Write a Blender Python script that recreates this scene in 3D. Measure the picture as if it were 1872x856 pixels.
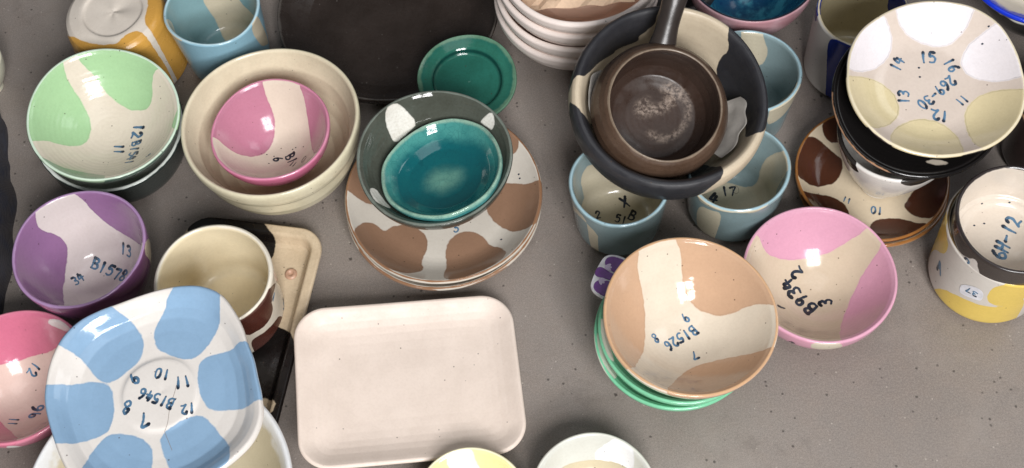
import bpy, math, random
import numpy as np
from mathutils import Matrix, Vector, noise

scene = bpy.context.scene
for o in list(bpy.data.objects):
    bpy.data.objects.remove(o)
random.seed(4)

# ------------------------------------------------------------------ camera
cam_data = bpy.data.cameras.new('camera')
cam = bpy.data.objects.new('camera', cam_data)
scene.collection.objects.link(cam)
_t, _r = math.radians(28.0), math.radians(-6.0)
_fw = Vector((0, math.sin(_t), -math.cos(_t)))
_up0 = Vector((0, math.cos(_t), math.sin(_t)))
_rt0 = Vector((1, 0, 0))
_rt = _rt0 * math.cos(_r) + _up0 * math.sin(_r)
_up = -_rt0 * math.sin(_r) + _up0 * math.cos(_r)
cam.matrix_world = Matrix(((_rt.x, _up.x, -_fw.x, 0), (_rt.y, _up.y, -_fw.y, 0), (_rt.z, _up.z, -_fw.z, 1.15), (0, 0, 0, 1)))
cam_data.sensor_width = 36.0
cam_data.lens = 36.0 * 2400 / 1872
cam_data.clip_start, cam_data.clip_end = 0.02, 60
scene.camera = cam

# ------------------------------------------------------------------ light
world = bpy.data.worlds.new('World')
scene.world = world
world.use_nodes = True
bg = world.node_tree.nodes['Background']
bg.inputs[0].default_value = (0.93, 0.96, 1.0, 1)
bg.inputs[1].default_value = 0.085


def area(name, loc, target, sx, sy, power, color):
    d = bpy.data.lights.new(name, 'AREA')
    d.shape, d.size, d.size_y, d.energy, d.color = 'RECTANGLE', sx, sy, power, color
    o = bpy.data.objects.new(name, d)
    scene.collection.objects.link(o)
    o.location = loc
    o.rotation_euler = (Vector(target) - Vector(loc)).to_track_quat('-Z', 'Y').to_euler()
    return o


# a window of four panes behind the camera, high up; a paler one off to the right
_c = Vector((0.34, -1.10, 1.66))
_aim = Vector((0.0, 0.55, 0.0))
_d = (_aim - _c).normalized()
_rx = _d.cross(Vector((0, 0, 1))).normalized()
_uy = _rx.cross(_d)
for i in (-1, 1):
    for j in (-1, 1):
        p = _c + _rx * i * 0.235 + _uy * j * 0.27
        area('window_pane_light', p, p + _d, 0.38, 0.44, 17.8, (1.0, 0.99, 0.985))
area('side_window_light', (1.9, 1.3, 1.8), (0.1, 0.55, 0), 0.9, 0.9, 6, (0.94, 0.97, 1.0))

area('ceiling_light', (0.35, 0.35, 2.7), (0.2, 0.5, 0), 1.7, 1.4, 9, (0.96, 0.98, 1.0))

scene.view_settings.view_transform = 'Standard'
scene.view_settings.look = 'None'
scene.view_settings.exposure = 0.0
scene.view_settings.gamma = 1.0
scene.view_settings.use_curve_mapping = False
scene.cycles.use_denoising = True
scene.cycles.max_bounces = 8


# ------------------------------------------------------------------ data
# rim radius, height, base x, y, z, tilt x, tilt y
PLACE = {
    'inverted_cup': [0.0523, 0.085, -0.385, 0.8731, -0.0, 0.0, 0.0],
    'sky_cup': [0.0494, 0.09, -0.2812, 0.8611, 0.0, 0.0, 0.0],
    'mint_bowl': [0.0735, 0.052, -0.3912, 0.7501, 0.0386, 0.1171, 0.1041],
    'dark_bowl': [0.0741, 0.064, -0.3953, 0.7552, 0.0028, 0.1171, 0.1041],
    'cream_bowl': [0.0875, 0.085, -0.2235, 0.7199, -0.0, 0.0, 0.0],
    'rose_bowl': [0.0589, 0.06, -0.222, 0.713, 0.02, 0.0096, -0.0365],
    'charcoal_plate': [0.1193, 0.026, -0.1073, 0.8875, 0.0, 0.0, 0.0],
    'coaster': [0.0517, 0.016, -0.0299, 0.781, 0.0201, 0.082, 0.0597],
    'grey_bowl': [0.0739, 0.06, -0.0662, 0.655, 0.0351, 0.0402, 0.016],
    'teal_dish': [0.0589, 0.03, -0.0573, 0.6389, 0.0605, -0.1474, -0.1044],
    'spot_plate': [0.0975, 0.028, -0.063, 0.6437, 0.012, 0.0, 0.0],
    'spot_plate_low': [0.0972, 0.028, -0.0631, 0.6424, 0.0, 0.0, 0.0],
    'purple_cup': [0.0628, 0.085, -0.4028, 0.6001, -0.0, 0.0, 0.0],
    'coral_bowl': [0.0663, 0.065, -0.461, 0.4862, -0.0, 0.0, 0.0],
    'big_bowl': [0.1138, 0.09, -0.3189, 0.3531, 0.0, 0.0, 0.0],
    'blue_plate': [0.0937, 0.024, -0.3131, 0.434, 0.104, 0.0, 0.0],
    'cream_mug': [0.0545, 0.084, -0.2749, 0.5517, 0.008, 0.0, 0.0],
    'yellow_bowl': [0.0502, 0.042, -0.0591, 0.332, 0.0, 0.0, 0.0],
    'pale_bowl': [0.0552, 0.05, 0.047, 0.3262, 0.0, 0.0, 0.0],
    'bisque0': [0.0849, 0.062, 0.0917, 0.8512, 0.0, 0.0, 0.0],
    'black_bowl': [0.0933, 0.085, 0.152, 0.6798, 0.0567, 0.1861, 0.081],
    'pan': [0.054, 0.055, 0.1426, 0.6659, 0.0988, 0.3436, 0.1528],
    'cup_a': [0.0479, 0.085, 0.1052, 0.6099, -0.0, 0.0, 0.0],
    'cup_b': [0.0492, 0.085, 0.2172, 0.613, -0.0, 0.0, 0.0],
    'cup_c': [0.05, 0.085, 0.2473, 0.7183, -0.0, 0.0, 0.0],
    'berry_bowl': [0.0674, 0.085, 0.2709, 0.8415, -0.0, 0.0, 0.0],
    'navy_cup': [0.046, 0.1, 0.3659, 0.7644, 0.0, 0.0, 0.0],
    'white_plate': [0.0786, 0.03, 0.3888, 0.6402, 0.1353, 0.1374, 0.0243],
    'ink_bowl': [0.0783, 0.026, 0.3777, 0.6335, 0.1173, 0.1374, 0.0243],
    'cone_bowl': [0.0554, 0.096, 0.3622, 0.615, 0.02, 0.0, 0.0],
    'brown_plate': [0.0742, 0.022, 0.3548, 0.6197, 0.01, 0.0, 0.0],
    'brown_plate_low': [0.0743, 0.02, 0.3581, 0.6195, 0.0, 0.0, 0.0],
    'yellow_cup': [0.0566, 0.1, 0.4422, 0.5114, 0.0, 0.0, 0.0],
    'dark_cup': [0.0536, 0.1, 0.4399, 0.5079, 0.025, 0.0, 0.0],
    'tan_bowl': [0.0759, 0.06, 0.1397, 0.4566, 0.0523, 0.0198, 0.1061],
    'green_mid': [0.0725, 0.058, 0.1392, 0.4593, 0.022, 0.0, 0.0],
    'green_low': [0.0735, 0.058, 0.137, 0.4608, 0.006, 0.0, 0.0],
    'pink_bowl': [0.0699, 0.06, 0.2763, 0.5059, 0.0, 0.0, 0.0],
    'slate_bowl': [0.0568, 0.06, 0.1911, 0.87, 0.0, 0.0, 0.0],
    'cobalt_plate': [0.0765, 0.02, 0.5368, 0.7783, 0.11, 0.0, 0.0],
    'shadow_bowl': [0.0688, 0.06, 0.5598, 0.7961, 0.025, 0.0, 0.0],
    'sliver_bowl': [0.0281, 0.05, -0.541, 0.8568, 0.0, 0.0, 0.0],
}
# outline of the three pieces that are not round, as radius factors by angle
CONTOUR = {
    'blue_plate': [1.005, 0.981, 0.975, 0.997, 1.035, 1.07, 1.071, 1.06, 1.046, 1.04, 1.037, 1.038, 1.06, 1.08, 1.057, 0.988, 0.932, 0.914, 0.908, 0.947, 0.997, 1.056, 1.063, 1.026, 0.982, 0.953, 0.951, 0.991, 1.042, 1.06, 1.046, 1.021],
    'white_plate': [1.021, 1.029, 1.03, 1.025, 1.021, 1.009, 0.995, 0.985, 0.976, 0.978, 0.996, 1.012, 1.025, 1.034, 1.029, 1.02, 1.007, 1.019, 1.035, 1.056, 1.053, 1.04, 1.013, 0.997, 0.986, 0.98, 0.978, 0.985, 1.001, 1.007, 1.007, 1.006],
    'teal_dish': [0.988, 0.993, 1.005, 1.008, 0.997, 0.99, 0.986, 0.988, 0.997, 0.998, 0.997, 1.008, 1.018, 1.015, 1.013, 1.012, 1.011, 1.009, 1.013, 1.018, 1.021, 1.022, 1.028, 1.035, 1.022, 1.007, 0.982, 0.961, 0.958, 0.958, 0.974, 0.988],
}
# painted fields and writing on each piece, in tenths of a millimetre on its unrolled surface
PAINT = {
    'mint_bowl': {"m1":[[[-473,692],[-462,562],[-408,467],[-335,363],[-263,258],[-212,136],[-202,5],[-228,-111],[-299,-194],[-441,-221],[-553,-228],[-644,-224],[-793,-313],[-932,-303],[-1007,108],[-916,485],[-705,734],[-499,838]],[[-322,740],[-196,627],[-128,534],[-63,423],[29,322],[149,231],[280,185],[384,184],[442,222],[482,343],[513,496],[582,555],[654,575],[760,662],[473,940],[45,1027],[-318,879]],[[864,106],[834,-14],[779,-118],[762,-213],[880,-276],[963,-91],[934,102]]],"m2":[[[-691,-490],[-517,-611],[-335,-635],[-126,-678],[44,-734],[42,-969],[-308,-979],[-611,-811],[-757,-559]]],"text":[["12",265,-36,-0.204,-0.979,111,0.26],["B1541",249,-329,-0.09,-0.996,93,0.26],["11",83,-222,-0.071,-0.998,94,0.26],["9",473,-473,0.184,-0.983,59]]},
    'rose_bowl': {"m1":[[[-86,746],[-88,648],[-54,521],[-32,412],[-39,293],[-68,167],[-125,60],[-202,-15],[-309,-65],[-455,-92],[-598,-64],[-699,-11],[-765,1],[-881,24],[-921,357],[-748,664],[-430,827],[-92,882]],[[420,677],[439,540],[398,375],[374,208],[367,27],[400,-142],[671,-561],[882,-353],[931,83],[768,479],[475,775]]],"m2":[[[1266,-485],[612,-510],[1086,-911],[962,-1069],[623,-762]]],"text":[["B1",103,-85,0.282,-0.959,94],["11",135,-176,-0.83,0.559,57],["9",-31,-68,0.129,0.992,87],["o",282,-198,0.77,-0.638,87,0.08]],"dots":[[254,6,8],[156,36,8],[120,26,8],[-75,-22,8],[-124,-117,8],[-146,0,8]]},
    'grey_bowl': {"m1":[[[-546,712],[-455,780],[-376,783],[-266,694],[-164,569],[-303,471],[-426,358],[-490,438],[-549,570]],[[536,479],[657,519],[735,536],[756,418],[685,315],[623,410]],[[-801,-335],[-704,-254],[-644,-330],[-590,-448],[-520,-555],[-652,-555],[-742,-491]]]},
    'spot_plate': {"m1":[[[-947,-324],[-864,-207],[-771,-160],[-688,-179],[-624,-264],[-557,-211],[-437,-193],[-319,-224],[-230,-300],[-192,-411],[-209,-513],[-261,-600],[-269,-679],[-248,-747],[-295,-800],[-431,-868],[-592,-830],[-727,-739],[-832,-619],[-910,-485],[-950,-387]],[[-74,-907],[-17,-676],[-39,-593],[-18,-476],[55,-380],[163,-338],[280,-362],[365,-448],[424,-556],[507,-587],[575,-692],[575,-798],[463,-887],[323,-948],[129,-1021],[-33,-1017]],[[392,-133],[445,13],[507,128],[592,163],[729,114],[885,54],[1054,45],[1117,-157],[1035,-403],[885,-506],[685,-461],[572,-377],[473,-281]],[[719,858],[833,689],[860,541],[806,440],[732,420],[665,482],[611,776]],[[-1054,203],[-1008,296],[-929,519],[-875,522],[-812,269],[-675,107],[-598,44],[-760,48],[-910,109],[-1021,167]]],"text":[["5",94,-303,0.97,-0.243,80]],"dots":[[523,-491,12],[772,204,12],[777,157,12]]},
    'spot_plate_low': {"m1":[[[-958,-388],[-757,-724],[-427,-947],[-102,-1035],[-213,-1073],[-562,-941],[-880,-658]],[[61,-1059],[284,-1009],[628,-835],[650,-899],[333,-1076],[112,-1111]]]},
    'purple_cup': {"m1":[[[-745,846],[-762,591],[-688,509],[-573,509],[-454,479],[-377,408],[-356,314],[-372,168],[-380,-30],[-387,-231],[-235,-1035],[-313,-1198],[-796,-842],[-1187,-216],[-1172,306],[-1016,680],[-784,942]],[[-271,1099],[-104,1025],[-23,942],[13,832],[74,720],[160,609],[255,510],[400,397],[1033,-66],[1219,-48],[1103,534],[739,940],[215,1224],[-198,1201]]],"m2":[[[1069,24],[1301,277],[1767,248],[1834,128],[1866,0],[1892,-66],[1243,-200],[1069,-236]]],"text":[["B1578",60,108,0.874,-0.485,108],["13",287,286,0.897,-0.442,115],["34",-246,33,0.759,0.651,86]]},
    'coral_bowl': {"m1":[[[-698,161],[-326,319],[-218,335],[-88,371],[54,396],[220,414],[417,452],[834,431],[517,886],[-24,1028],[-617,911],[-839,518]],[[-321,-267],[-246,-338],[-121,-494],[136,-854],[74,-946],[-130,-959],[-383,-503]]],"m2":[[[302,711],[367,745],[447,739],[550,680],[731,546],[637,527],[423,634]],[[-74,-941],[41,-909],[116,-1003],[213,-1519],[207,-1473],[0,-1488],[-153,-1457]]],"text":[["12",-11,260,-0.646,-0.763,87],["11",-162,-292,0.004,-1.0,81],["96",37,-175,0.05,0.999,110]]},
    'blue_plate': {"m1":[[[-891,517],[-723,687],[-613,826],[-484,924],[-389,823],[-296,749],[-210,635],[-161,519],[-164,408],[-218,302],[-309,224],[-404,160],[-480,147],[-547,194],[-600,276],[-643,345],[-715,408],[-788,441]],[[194,1013],[124,946],[74,878],[35,782],[-24,702],[-66,625],[-73,529],[-43,436],[39,370],[159,308],[239,292],[321,316],[391,382],[461,475],[520,583],[547,710],[550,799],[486,917],[368,993],[253,1029]],[[773,397],[688,344],[565,332],[429,314],[356,283],[328,202],[329,93],[347,-38],[393,-166],[476,-212],[613,-216],[783,-235],[948,-227],[1053,-239],[1093,-9],[992,371],[897,392]],[[-1030,119],[-877,140],[-779,142],[-649,169],[-537,168],[-442,133],[-407,47],[-393,-101],[-403,-205],[-434,-293],[-498,-335],[-610,-367],[-721,-426],[-823,-433],[-911,-445],[-993,-375],[-1046,-103]],[[-614,-694],[-552,-478],[-492,-379],[-420,-323],[-324,-315],[-206,-344],[-108,-401],[-47,-478],[-38,-575],[-44,-672],[-18,-994],[-292,-965],[-523,-807]],[[14,-446],[23,-369],[82,-327],[177,-268],[287,-224],[362,-232],[437,-310],[512,-418],[603,-540],[665,-697],[579,-793],[450,-842],[246,-839],[117,-694],[50,-548]]],"text":[["B1546",-24,-41,-0.909,0.417,86,0.25],["10",17,175,-0.96,0.279,89],["11",194,81,-0.992,-0.125,103],["9",-224,171,-0.875,-0.483,105,0.25],["8",-282,-87,-0.981,0.195,105,0.24],["7",-125,-227,-0.956,-0.294,115],["12",243,-168,-0.989,-0.145,80,0.25]],"crack":[[144,62],[128,-11],[102,-98],[88,-169],[77,-270],[60,-322],[52,-351],[85,-433],[118,-513]]},
    'cream_mug': {"m1":[[[1837,1158],[1269,-542],[1438,-633],[1409,-854],[1213,-1129],[966,-1296],[759,-1412],[587,-1345],[-583,-2413],[2231,820]],[[2364,-165],[2318,-493],[2198,-888],[2033,-1270],[1541,-1836],[1051,-2155],[795,-1686],[802,-1506],[1092,-1346],[1362,-1130],[1575,-864],[1731,-606]]],"text":[["A",1375,-447,0.999,0.034,75],["3",1920,-57,0.953,0.302,102]]},
    'black_tray': {"m1":[[[-715,1256],[-687,1042],[-669,923],[-499,858],[-55,825],[168,797],[201,884],[194,991],[192,1031],[131,1079],[41,1176],[-4,1242],[-73,1367],[-600,1321]],[[-188,116],[247,154],[529,126],[639,-14],[704,-104],[919,-214],[1085,-1498],[-162,-1682],[-580,-285]]],"m2":[[[412,-605],[483,-592],[654,-663],[643,-726],[628,-796],[521,-815],[464,-804]]]},
    'black_bowl': {"m1":[[[-1500,178],[-1297,386],[-1245,348],[-981,529],[-785,674],[-558,760],[-540,830],[-215,918],[-249,982],[-149,1062],[-48,1152],[-51,1276],[60,1397],[262,1582],[-95,1776],[-803,1425],[-1339,925],[-1559,463]],[[989,1219],[925,897],[936,689],[750,626],[661,460],[675,288],[677,88],[861,-52],[961,-22],[983,-405],[968,-644],[1172,-691],[1579,-300],[1729,400],[1378,1049],[1101,1311]],[[-1509,85],[-1339,-55],[-1263,-257],[-733,-33],[-638,-91],[-470,-205],[-309,-315],[-135,-384],[70,-417],[272,-461],[428,-546],[576,-943],[572,-1193],[512,-1313],[386,-1424],[245,-1802],[-124,-2040],[-833,-1990],[-1403,-1423],[-1656,-551]]]},
    'pan': {"m1":[[[-190,68],[-134,156],[-19,198],[-52,140],[34,108],[112,152],[130,210],[74,271],[135,332],[251,308],[349,215],[377,96],[347,-36],[266,-151],[127,-240],[39,-247],[-87,-155],[-42,-135],[86,-197],[209,-147],[294,-47],[327,85],[288,175],[228,134],[117,33],[-1,20],[-136,-6]]]},
    'cup_a': {"m1":[[[-736,474],[-452,326],[-331,241],[-862,-684],[-638,-932],[-8,-26],[-38,-1116],[454,-1067],[746,-871],[919,-659],[1044,-178],[588,563],[-481,829]],[[-868,-749],[-2130,583],[-728,-1157],[-935,-1361],[-1286,-1907],[-1461,-1741],[-1336,-1186],[-1067,-964]]],"text":[["X",93,200,0.981,0.194,112,0.2],["1",93,200,0.944,-0.329,107,0.2],["51",33,19,0.92,-0.393,82,0.2],["B",158,50,0.799,-0.601,102,0.2],["2",-188,101,0.99,0.141,80,0.2]]},
    'cup_b': {"m1":[[[350,247],[448,351],[549,419],[668,453],[845,432],[1091,275],[1287,177],[1259,-121],[1072,-299],[825,-115],[603,-66],[534,-991],[413,-1096],[184,-1205],[-166,-1163],[-594,-1044],[-913,-799],[-1092,-605],[-197,255],[-1,283],[88,250],[162,210],[239,193],[277,208]],[[-1084,-750],[-815,-965],[-566,-1078],[-651,-1289],[-822,-1477],[-1294,-1918],[-1802,-1408],[-1557,-802]]],"text":[["17",18,174,1.0,-0.006,98,0.2],["4",-141,109,0.847,-0.532,122,0.22],["o",90,188,0.99,-0.142,91,0.04]]},
    'cup_c': {"m1":[[[-2,1504],[472,1216],[510,932],[583,710],[283,512],[-30,932]],[[303,85],[610,15],[1070,-486],[1193,-758],[771,-1294],[178,-1470]]]},
    'sky_cup': {"m1":[[[-363,772],[-304,668],[-192,526],[-131,382],[-81,229],[484,-1104],[131,300],[1085,-623],[424,543],[355,677],[371,826],[-362,918]],[[-1165,-85],[-957,-5],[-606,-1063],[-923,-906],[-1188,-483]],[[991,-723],[1161,-381],[1475,-308],[2015,141],[1644,-709],[1214,-826]]]},
    'inverted_cup': {"m1":[[[338,260],[383,44],[356,-95],[354,-184],[384,-270],[546,-407],[840,-624],[1214,-954],[1700,-865],[1363,176],[872,295],[663,2186]],[[63,-423],[141,-348],[218,-302],[303,-299],[352,-342],[529,-503],[851,-734],[1144,-1134],[841,-1432],[-32,-917],[-394,-743],[-752,-479],[-1817,703],[-566,-183],[-426,-247],[-305,-337],[-144,-405],[12,-423]],[[-2061,1730],[-1981,1318],[-2133,1099],[-2244,1754]]]},
    'tan_bowl': {"m1":[[[-455,905],[-473,672],[-428,545],[-373,423],[-340,280],[-336,114],[-368,-67],[-423,-204],[-550,-368],[-695,-565],[-857,-557],[-1008,-243],[-1033,147],[-936,540],[-706,797],[-489,935]],[[-69,979],[11,835],[42,722],[49,590],[55,484],[83,380],[138,282],[212,212],[307,157],[408,130],[519,131],[638,149],[755,136],[870,81],[954,31],[1086,48],[1066,467],[846,783],[478,1001],[106,1052]],[[836,-431],[686,-416],[505,-356],[336,-310],[189,-308],[59,-337],[-65,-417],[-160,-516],[-254,-652],[-427,-873],[-287,-1043],[130,-1096],[535,-953],[932,-629],[951,-400]]],"text":[["B1526",-13,-21,-0.885,-0.466,89],["9",64,168,-0.902,-0.432,83],["8",-252,-17,-0.867,-0.498,81],["7",86,-211,-0.956,-0.292,88]]},
    'pink_bowl': {"m1":[[[-675,618],[-588,557],[-537,476],[-477,415],[-372,380],[-233,365],[-90,358],[43,360],[175,377],[293,406],[419,444],[532,485],[625,509],[724,552],[706,719],[421,959],[-13,1037],[-416,931]],[[837,363],[770,257],[657,186],[549,105],[469,34],[410,-47],[330,-146],[259,-263],[189,-414],[110,-655],[47,-924],[270,-972],[657,-762],[994,-328],[1031,104],[931,339]]],"m2":[[[-277,-841],[-94,-880],[107,-887],[207,-1473],[-40,-1134],[-300,-1046]]],"text":[["B934",-138,-4,-0.53,0.848,134,0.24],["2",-110,232,-0.511,0.86,118,0.24],["3",105,-95,-0.024,1.0,115,0.24],["1",-357,-152,0.113,0.994,78,0.34],["24",-534,-902,0.956,0.292,41,0.3]]},
    'white_plate': {"m1":[[[-831,241],[-783,414],[-678,601],[-546,730],[-397,790],[-299,658],[-249,531],[-271,393],[-361,280],[-497,210],[-652,184],[-836,160]],[[-253,879],[-223,725],[-152,595],[-39,490],[116,416],[243,393],[349,437],[433,523],[493,626],[561,758],[359,922],[13,981]],[[729,525],[574,460],[442,390],[353,290],[333,196],[375,105],[466,38],[583,-22],[731,-68],[954,-69],[1089,156],[938,479]]],"m2":[[[-866,100],[-636,149],[-460,136],[-348,46],[-290,-77],[-295,-194],[-366,-298],[-548,-402],[-723,-472],[-866,-364],[-939,-142],[-914,41]],[[-521,-521],[-367,-348],[-241,-289],[-106,-282],[44,-335],[146,-459],[157,-647],[87,-930],[-214,-983],[-502,-875],[-572,-707]],[[259,-311],[290,-224],[405,-122],[538,-97],[709,-145],[874,-234],[900,-450],[680,-705],[374,-894],[246,-745],[247,-443]]],"text":[["15",65,317,0.992,-0.122,105],["14",-226,280,0.63,0.777,98],["16",253,212,0.441,-0.898,93],["269-30",72,-39,-0.813,-0.582,95],["13",-230,-55,0.132,0.991,94],["12",55,-271,-0.977,0.215,104],["11",276,-142,-0.749,-0.663,72]],"dots":[[-38,224,12],[-48,131,12],[131,544,6],[613,488,11],[541,352,11]]},
    'brown_plate': {"m1":[[[-381,655],[-309,747],[-214,777],[-114,628],[-146,480],[-261,460],[-320,487],[-372,571]],[[-516,534],[-415,495],[-327,428],[-277,364],[-202,279],[-234,131],[-322,25],[-428,-3],[-555,-15],[-656,12],[-768,50],[-820,169],[-738,363],[-642,496]],[[-802,-144],[-648,-108],[-519,-99],[-419,-118],[-332,-174],[-282,-246],[-250,-362],[-493,-639],[-726,-534],[-797,-292]],[[-105,-474],[-15,-436],[85,-423],[177,-442],[262,-487],[336,-579],[437,-643],[358,-759],[135,-847],[-33,-846],[-134,-670]],[[265,-311],[291,-373],[335,-452],[397,-525],[482,-590],[623,-502],[770,-324],[819,-132],[582,-36],[431,-126]]],"text":[["11",-261,-186,0.863,-0.505,58],["10",1,-334,-0.978,0.208,78]]},
    'cone_bowl': {"m1":[[[-1296,821],[-1078,-318],[-1112,-493],[-1035,-664],[-849,-785],[-907,2006],[618,2067],[1116,1691],[-307,1682]],[[1921,620],[-250,-1037],[-170,-1127],[13,-1187],[211,-1156],[308,-1087],[1243,-843],[1831,75]]]},
    'ink_bowl': {"m2":[[[-56,-594],[53,-587],[157,-641],[130,-681],[-25,-640]]],"m1":[[[-795,169],[-808,85],[-813,0],[-808,-85],[-795,-169],[-773,-251],[-743,-331],[-704,-406],[-658,-478],[-604,-544],[-544,-604],[-478,-658],[-406,-704],[-376,-844],[-463,-803],[-545,-751],[-620,-689],[-688,-619],[-746,-542],[-794,-459],[-833,-371],[-862,-280],[-881,-187],[-891,-94],[-892,0],[-884,93],[-868,185]]]},
    'yellow_cup': {"m1":[[[-1066,1244],[-1372,320],[-1462,-31],[-1510,-208],[-1723,-161],[-1951,701],[-2190,1369],[-1932,1207],[-1647,1029]],[[-2616,556],[-2705,0],[-1985,-768],[-1609,-1216],[-1172,-1573],[-849,-1745],[-385,-1873],[-85,-1778],[202,-1663],[1002,-2480],[-1450,-2320],[-2499,-1113],[-2703,-94]],[[-731,-1354],[-514,-1333],[2418,-763],[2394,-491],[218,-1504],[94,-1820],[-396,-1855],[-756,-1683],[-820,-1537]]],"text":[["A",-1897,-221,0.329,-0.944,139]],"sticker":[[-1457,-1063],[-1339,-1096],[-911,-1366],[-892,-1574],[-998,-1588],[-1493,-1243]]},
    'dark_cup': {"m1":[[[-1265,452],[-1176,-216],[-988,-519],[-782,-582],[-852,-747],[-797,-1038],[-1113,-798],[-1369,-297],[-1383,236]]],"text":[["6H-12",44,53,0.576,0.817,123,0.22],["2",-1016,-569,0.786,-0.618,102,0.2]],"dots":[[-96,421,11],[159,402,11],[-202,216,11],[-109,224,11]]},
    'navy_cup': {"m1":[[[-1207,-691],[-819,-1074],[-438,-1303],[-511,-1693],[-1097,-2463],[-1585,-2181],[-1437,-1212]],[[922,682],[769,498],[1323,-75],[1594,835],[952,911]],[[-1303,885],[-1161,647],[-796,636],[-1390,-110],[-1496,142]]]},
    'pale_bowl': {"m1":[[[306,649],[191,582],[100,527],[63,479],[55,409],[108,297],[429,257],[514,374],[536,513],[430,634]]],"m2":[[[-339,323],[-274,378],[-209,401],[-88,422],[42,422],[126,409],[270,369],[368,302],[418,228],[254,-93],[-262,-38]]]},
    'yellow_bowl': {"m1":[[[-219,579],[-235,384],[122,354],[78,445],[67,522],[54,593],[-152,621]]]},
    'green_low': {"m1":[[[-944,79],[-852,116],[-771,-195],[-676,-411],[-779,-490],[-900,-276]]]},
    'green_mid': {"m1":[[[-891,192],[-790,210],[-778,-47],[-755,-314],[-826,-330],[-890,-101]]]},
}


# ------------------------------------------------------------------ materials
def lin(c):
    return tuple(((v / 255) / 12.92 if v / 255 < 0.04045 else ((v / 255 + 0.055) / 1.055) ** 2.4) for v in c) + (1.0,)


class NT:
    def __init__(s, name):
        s.m = bpy.data.materials.new(name)
        s.m.use_nodes = True
        s.t = s.m.node_tree
        s.p = s.t.nodes['Principled BSDF']

    def n(s, kind, **kw):
        nd = s.t.nodes.new(kind)
        for k, v in kw.items():
            setattr(nd, k, v)
        return nd

    def link(s, a, b):
        s.t.links.new(a, b)

    def val(s, sock, v):
        if hasattr(v, 'is_linked') or isinstance(v, bpy.types.NodeSocket):
            s.link(v, sock)
        else:
            sock.default_value = v

    def math(s, op, a, b=0.0, c=0.0):
        nd = s.n('ShaderNodeMath', operation=op)
        s.val(nd.inputs[0], a); s.val(nd.inputs[1], b); s.val(nd.inputs[2], c)
        return nd.outputs[0]

    def mix(s, f, a, b, mode='MIX'):
        nd = s.n('ShaderNodeMix', data_type='RGBA', blend_type=mode)
        s.val(nd.inputs[0], f); s.val(nd.inputs[6], a); s.val(nd.inputs[7], b)
        return nd.outputs[2]

    def noise(s, scale, detail=3.0, rough=0.55, vec=None):
        nd = s.n('ShaderNodeTexNoise')
        nd.inputs['Scale'].default_value = scale
        nd.inputs['Detail'].default_value = detail
        nd.inputs['Roughness'].default_value = rough
        s.link(vec or s.coord(), nd.inputs['Vector'])
        return nd.outputs['Fac']

    def coord(s):
        if not hasattr(s, '_co'):
            s._co = s.n('ShaderNodeTexCoord').outputs['Object']
        return s._co

    def ramp(s, v, a, b, lo=0.0, hi=1.0):
        nd = s.n('ShaderNodeMapRange', interpolation_type='SMOOTHSTEP')
        s.val(nd.inputs[0], v)
        nd.inputs[1].default_value, nd.inputs[2].default_value = a, b
        nd.inputs[3].default_value, nd.inputs[4].default_value = lo, hi
        return nd.outputs[0]

    def attr(s, name):
        return s.n('ShaderNodeAttribute', attribute_name=name).outputs['Fac']


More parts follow.
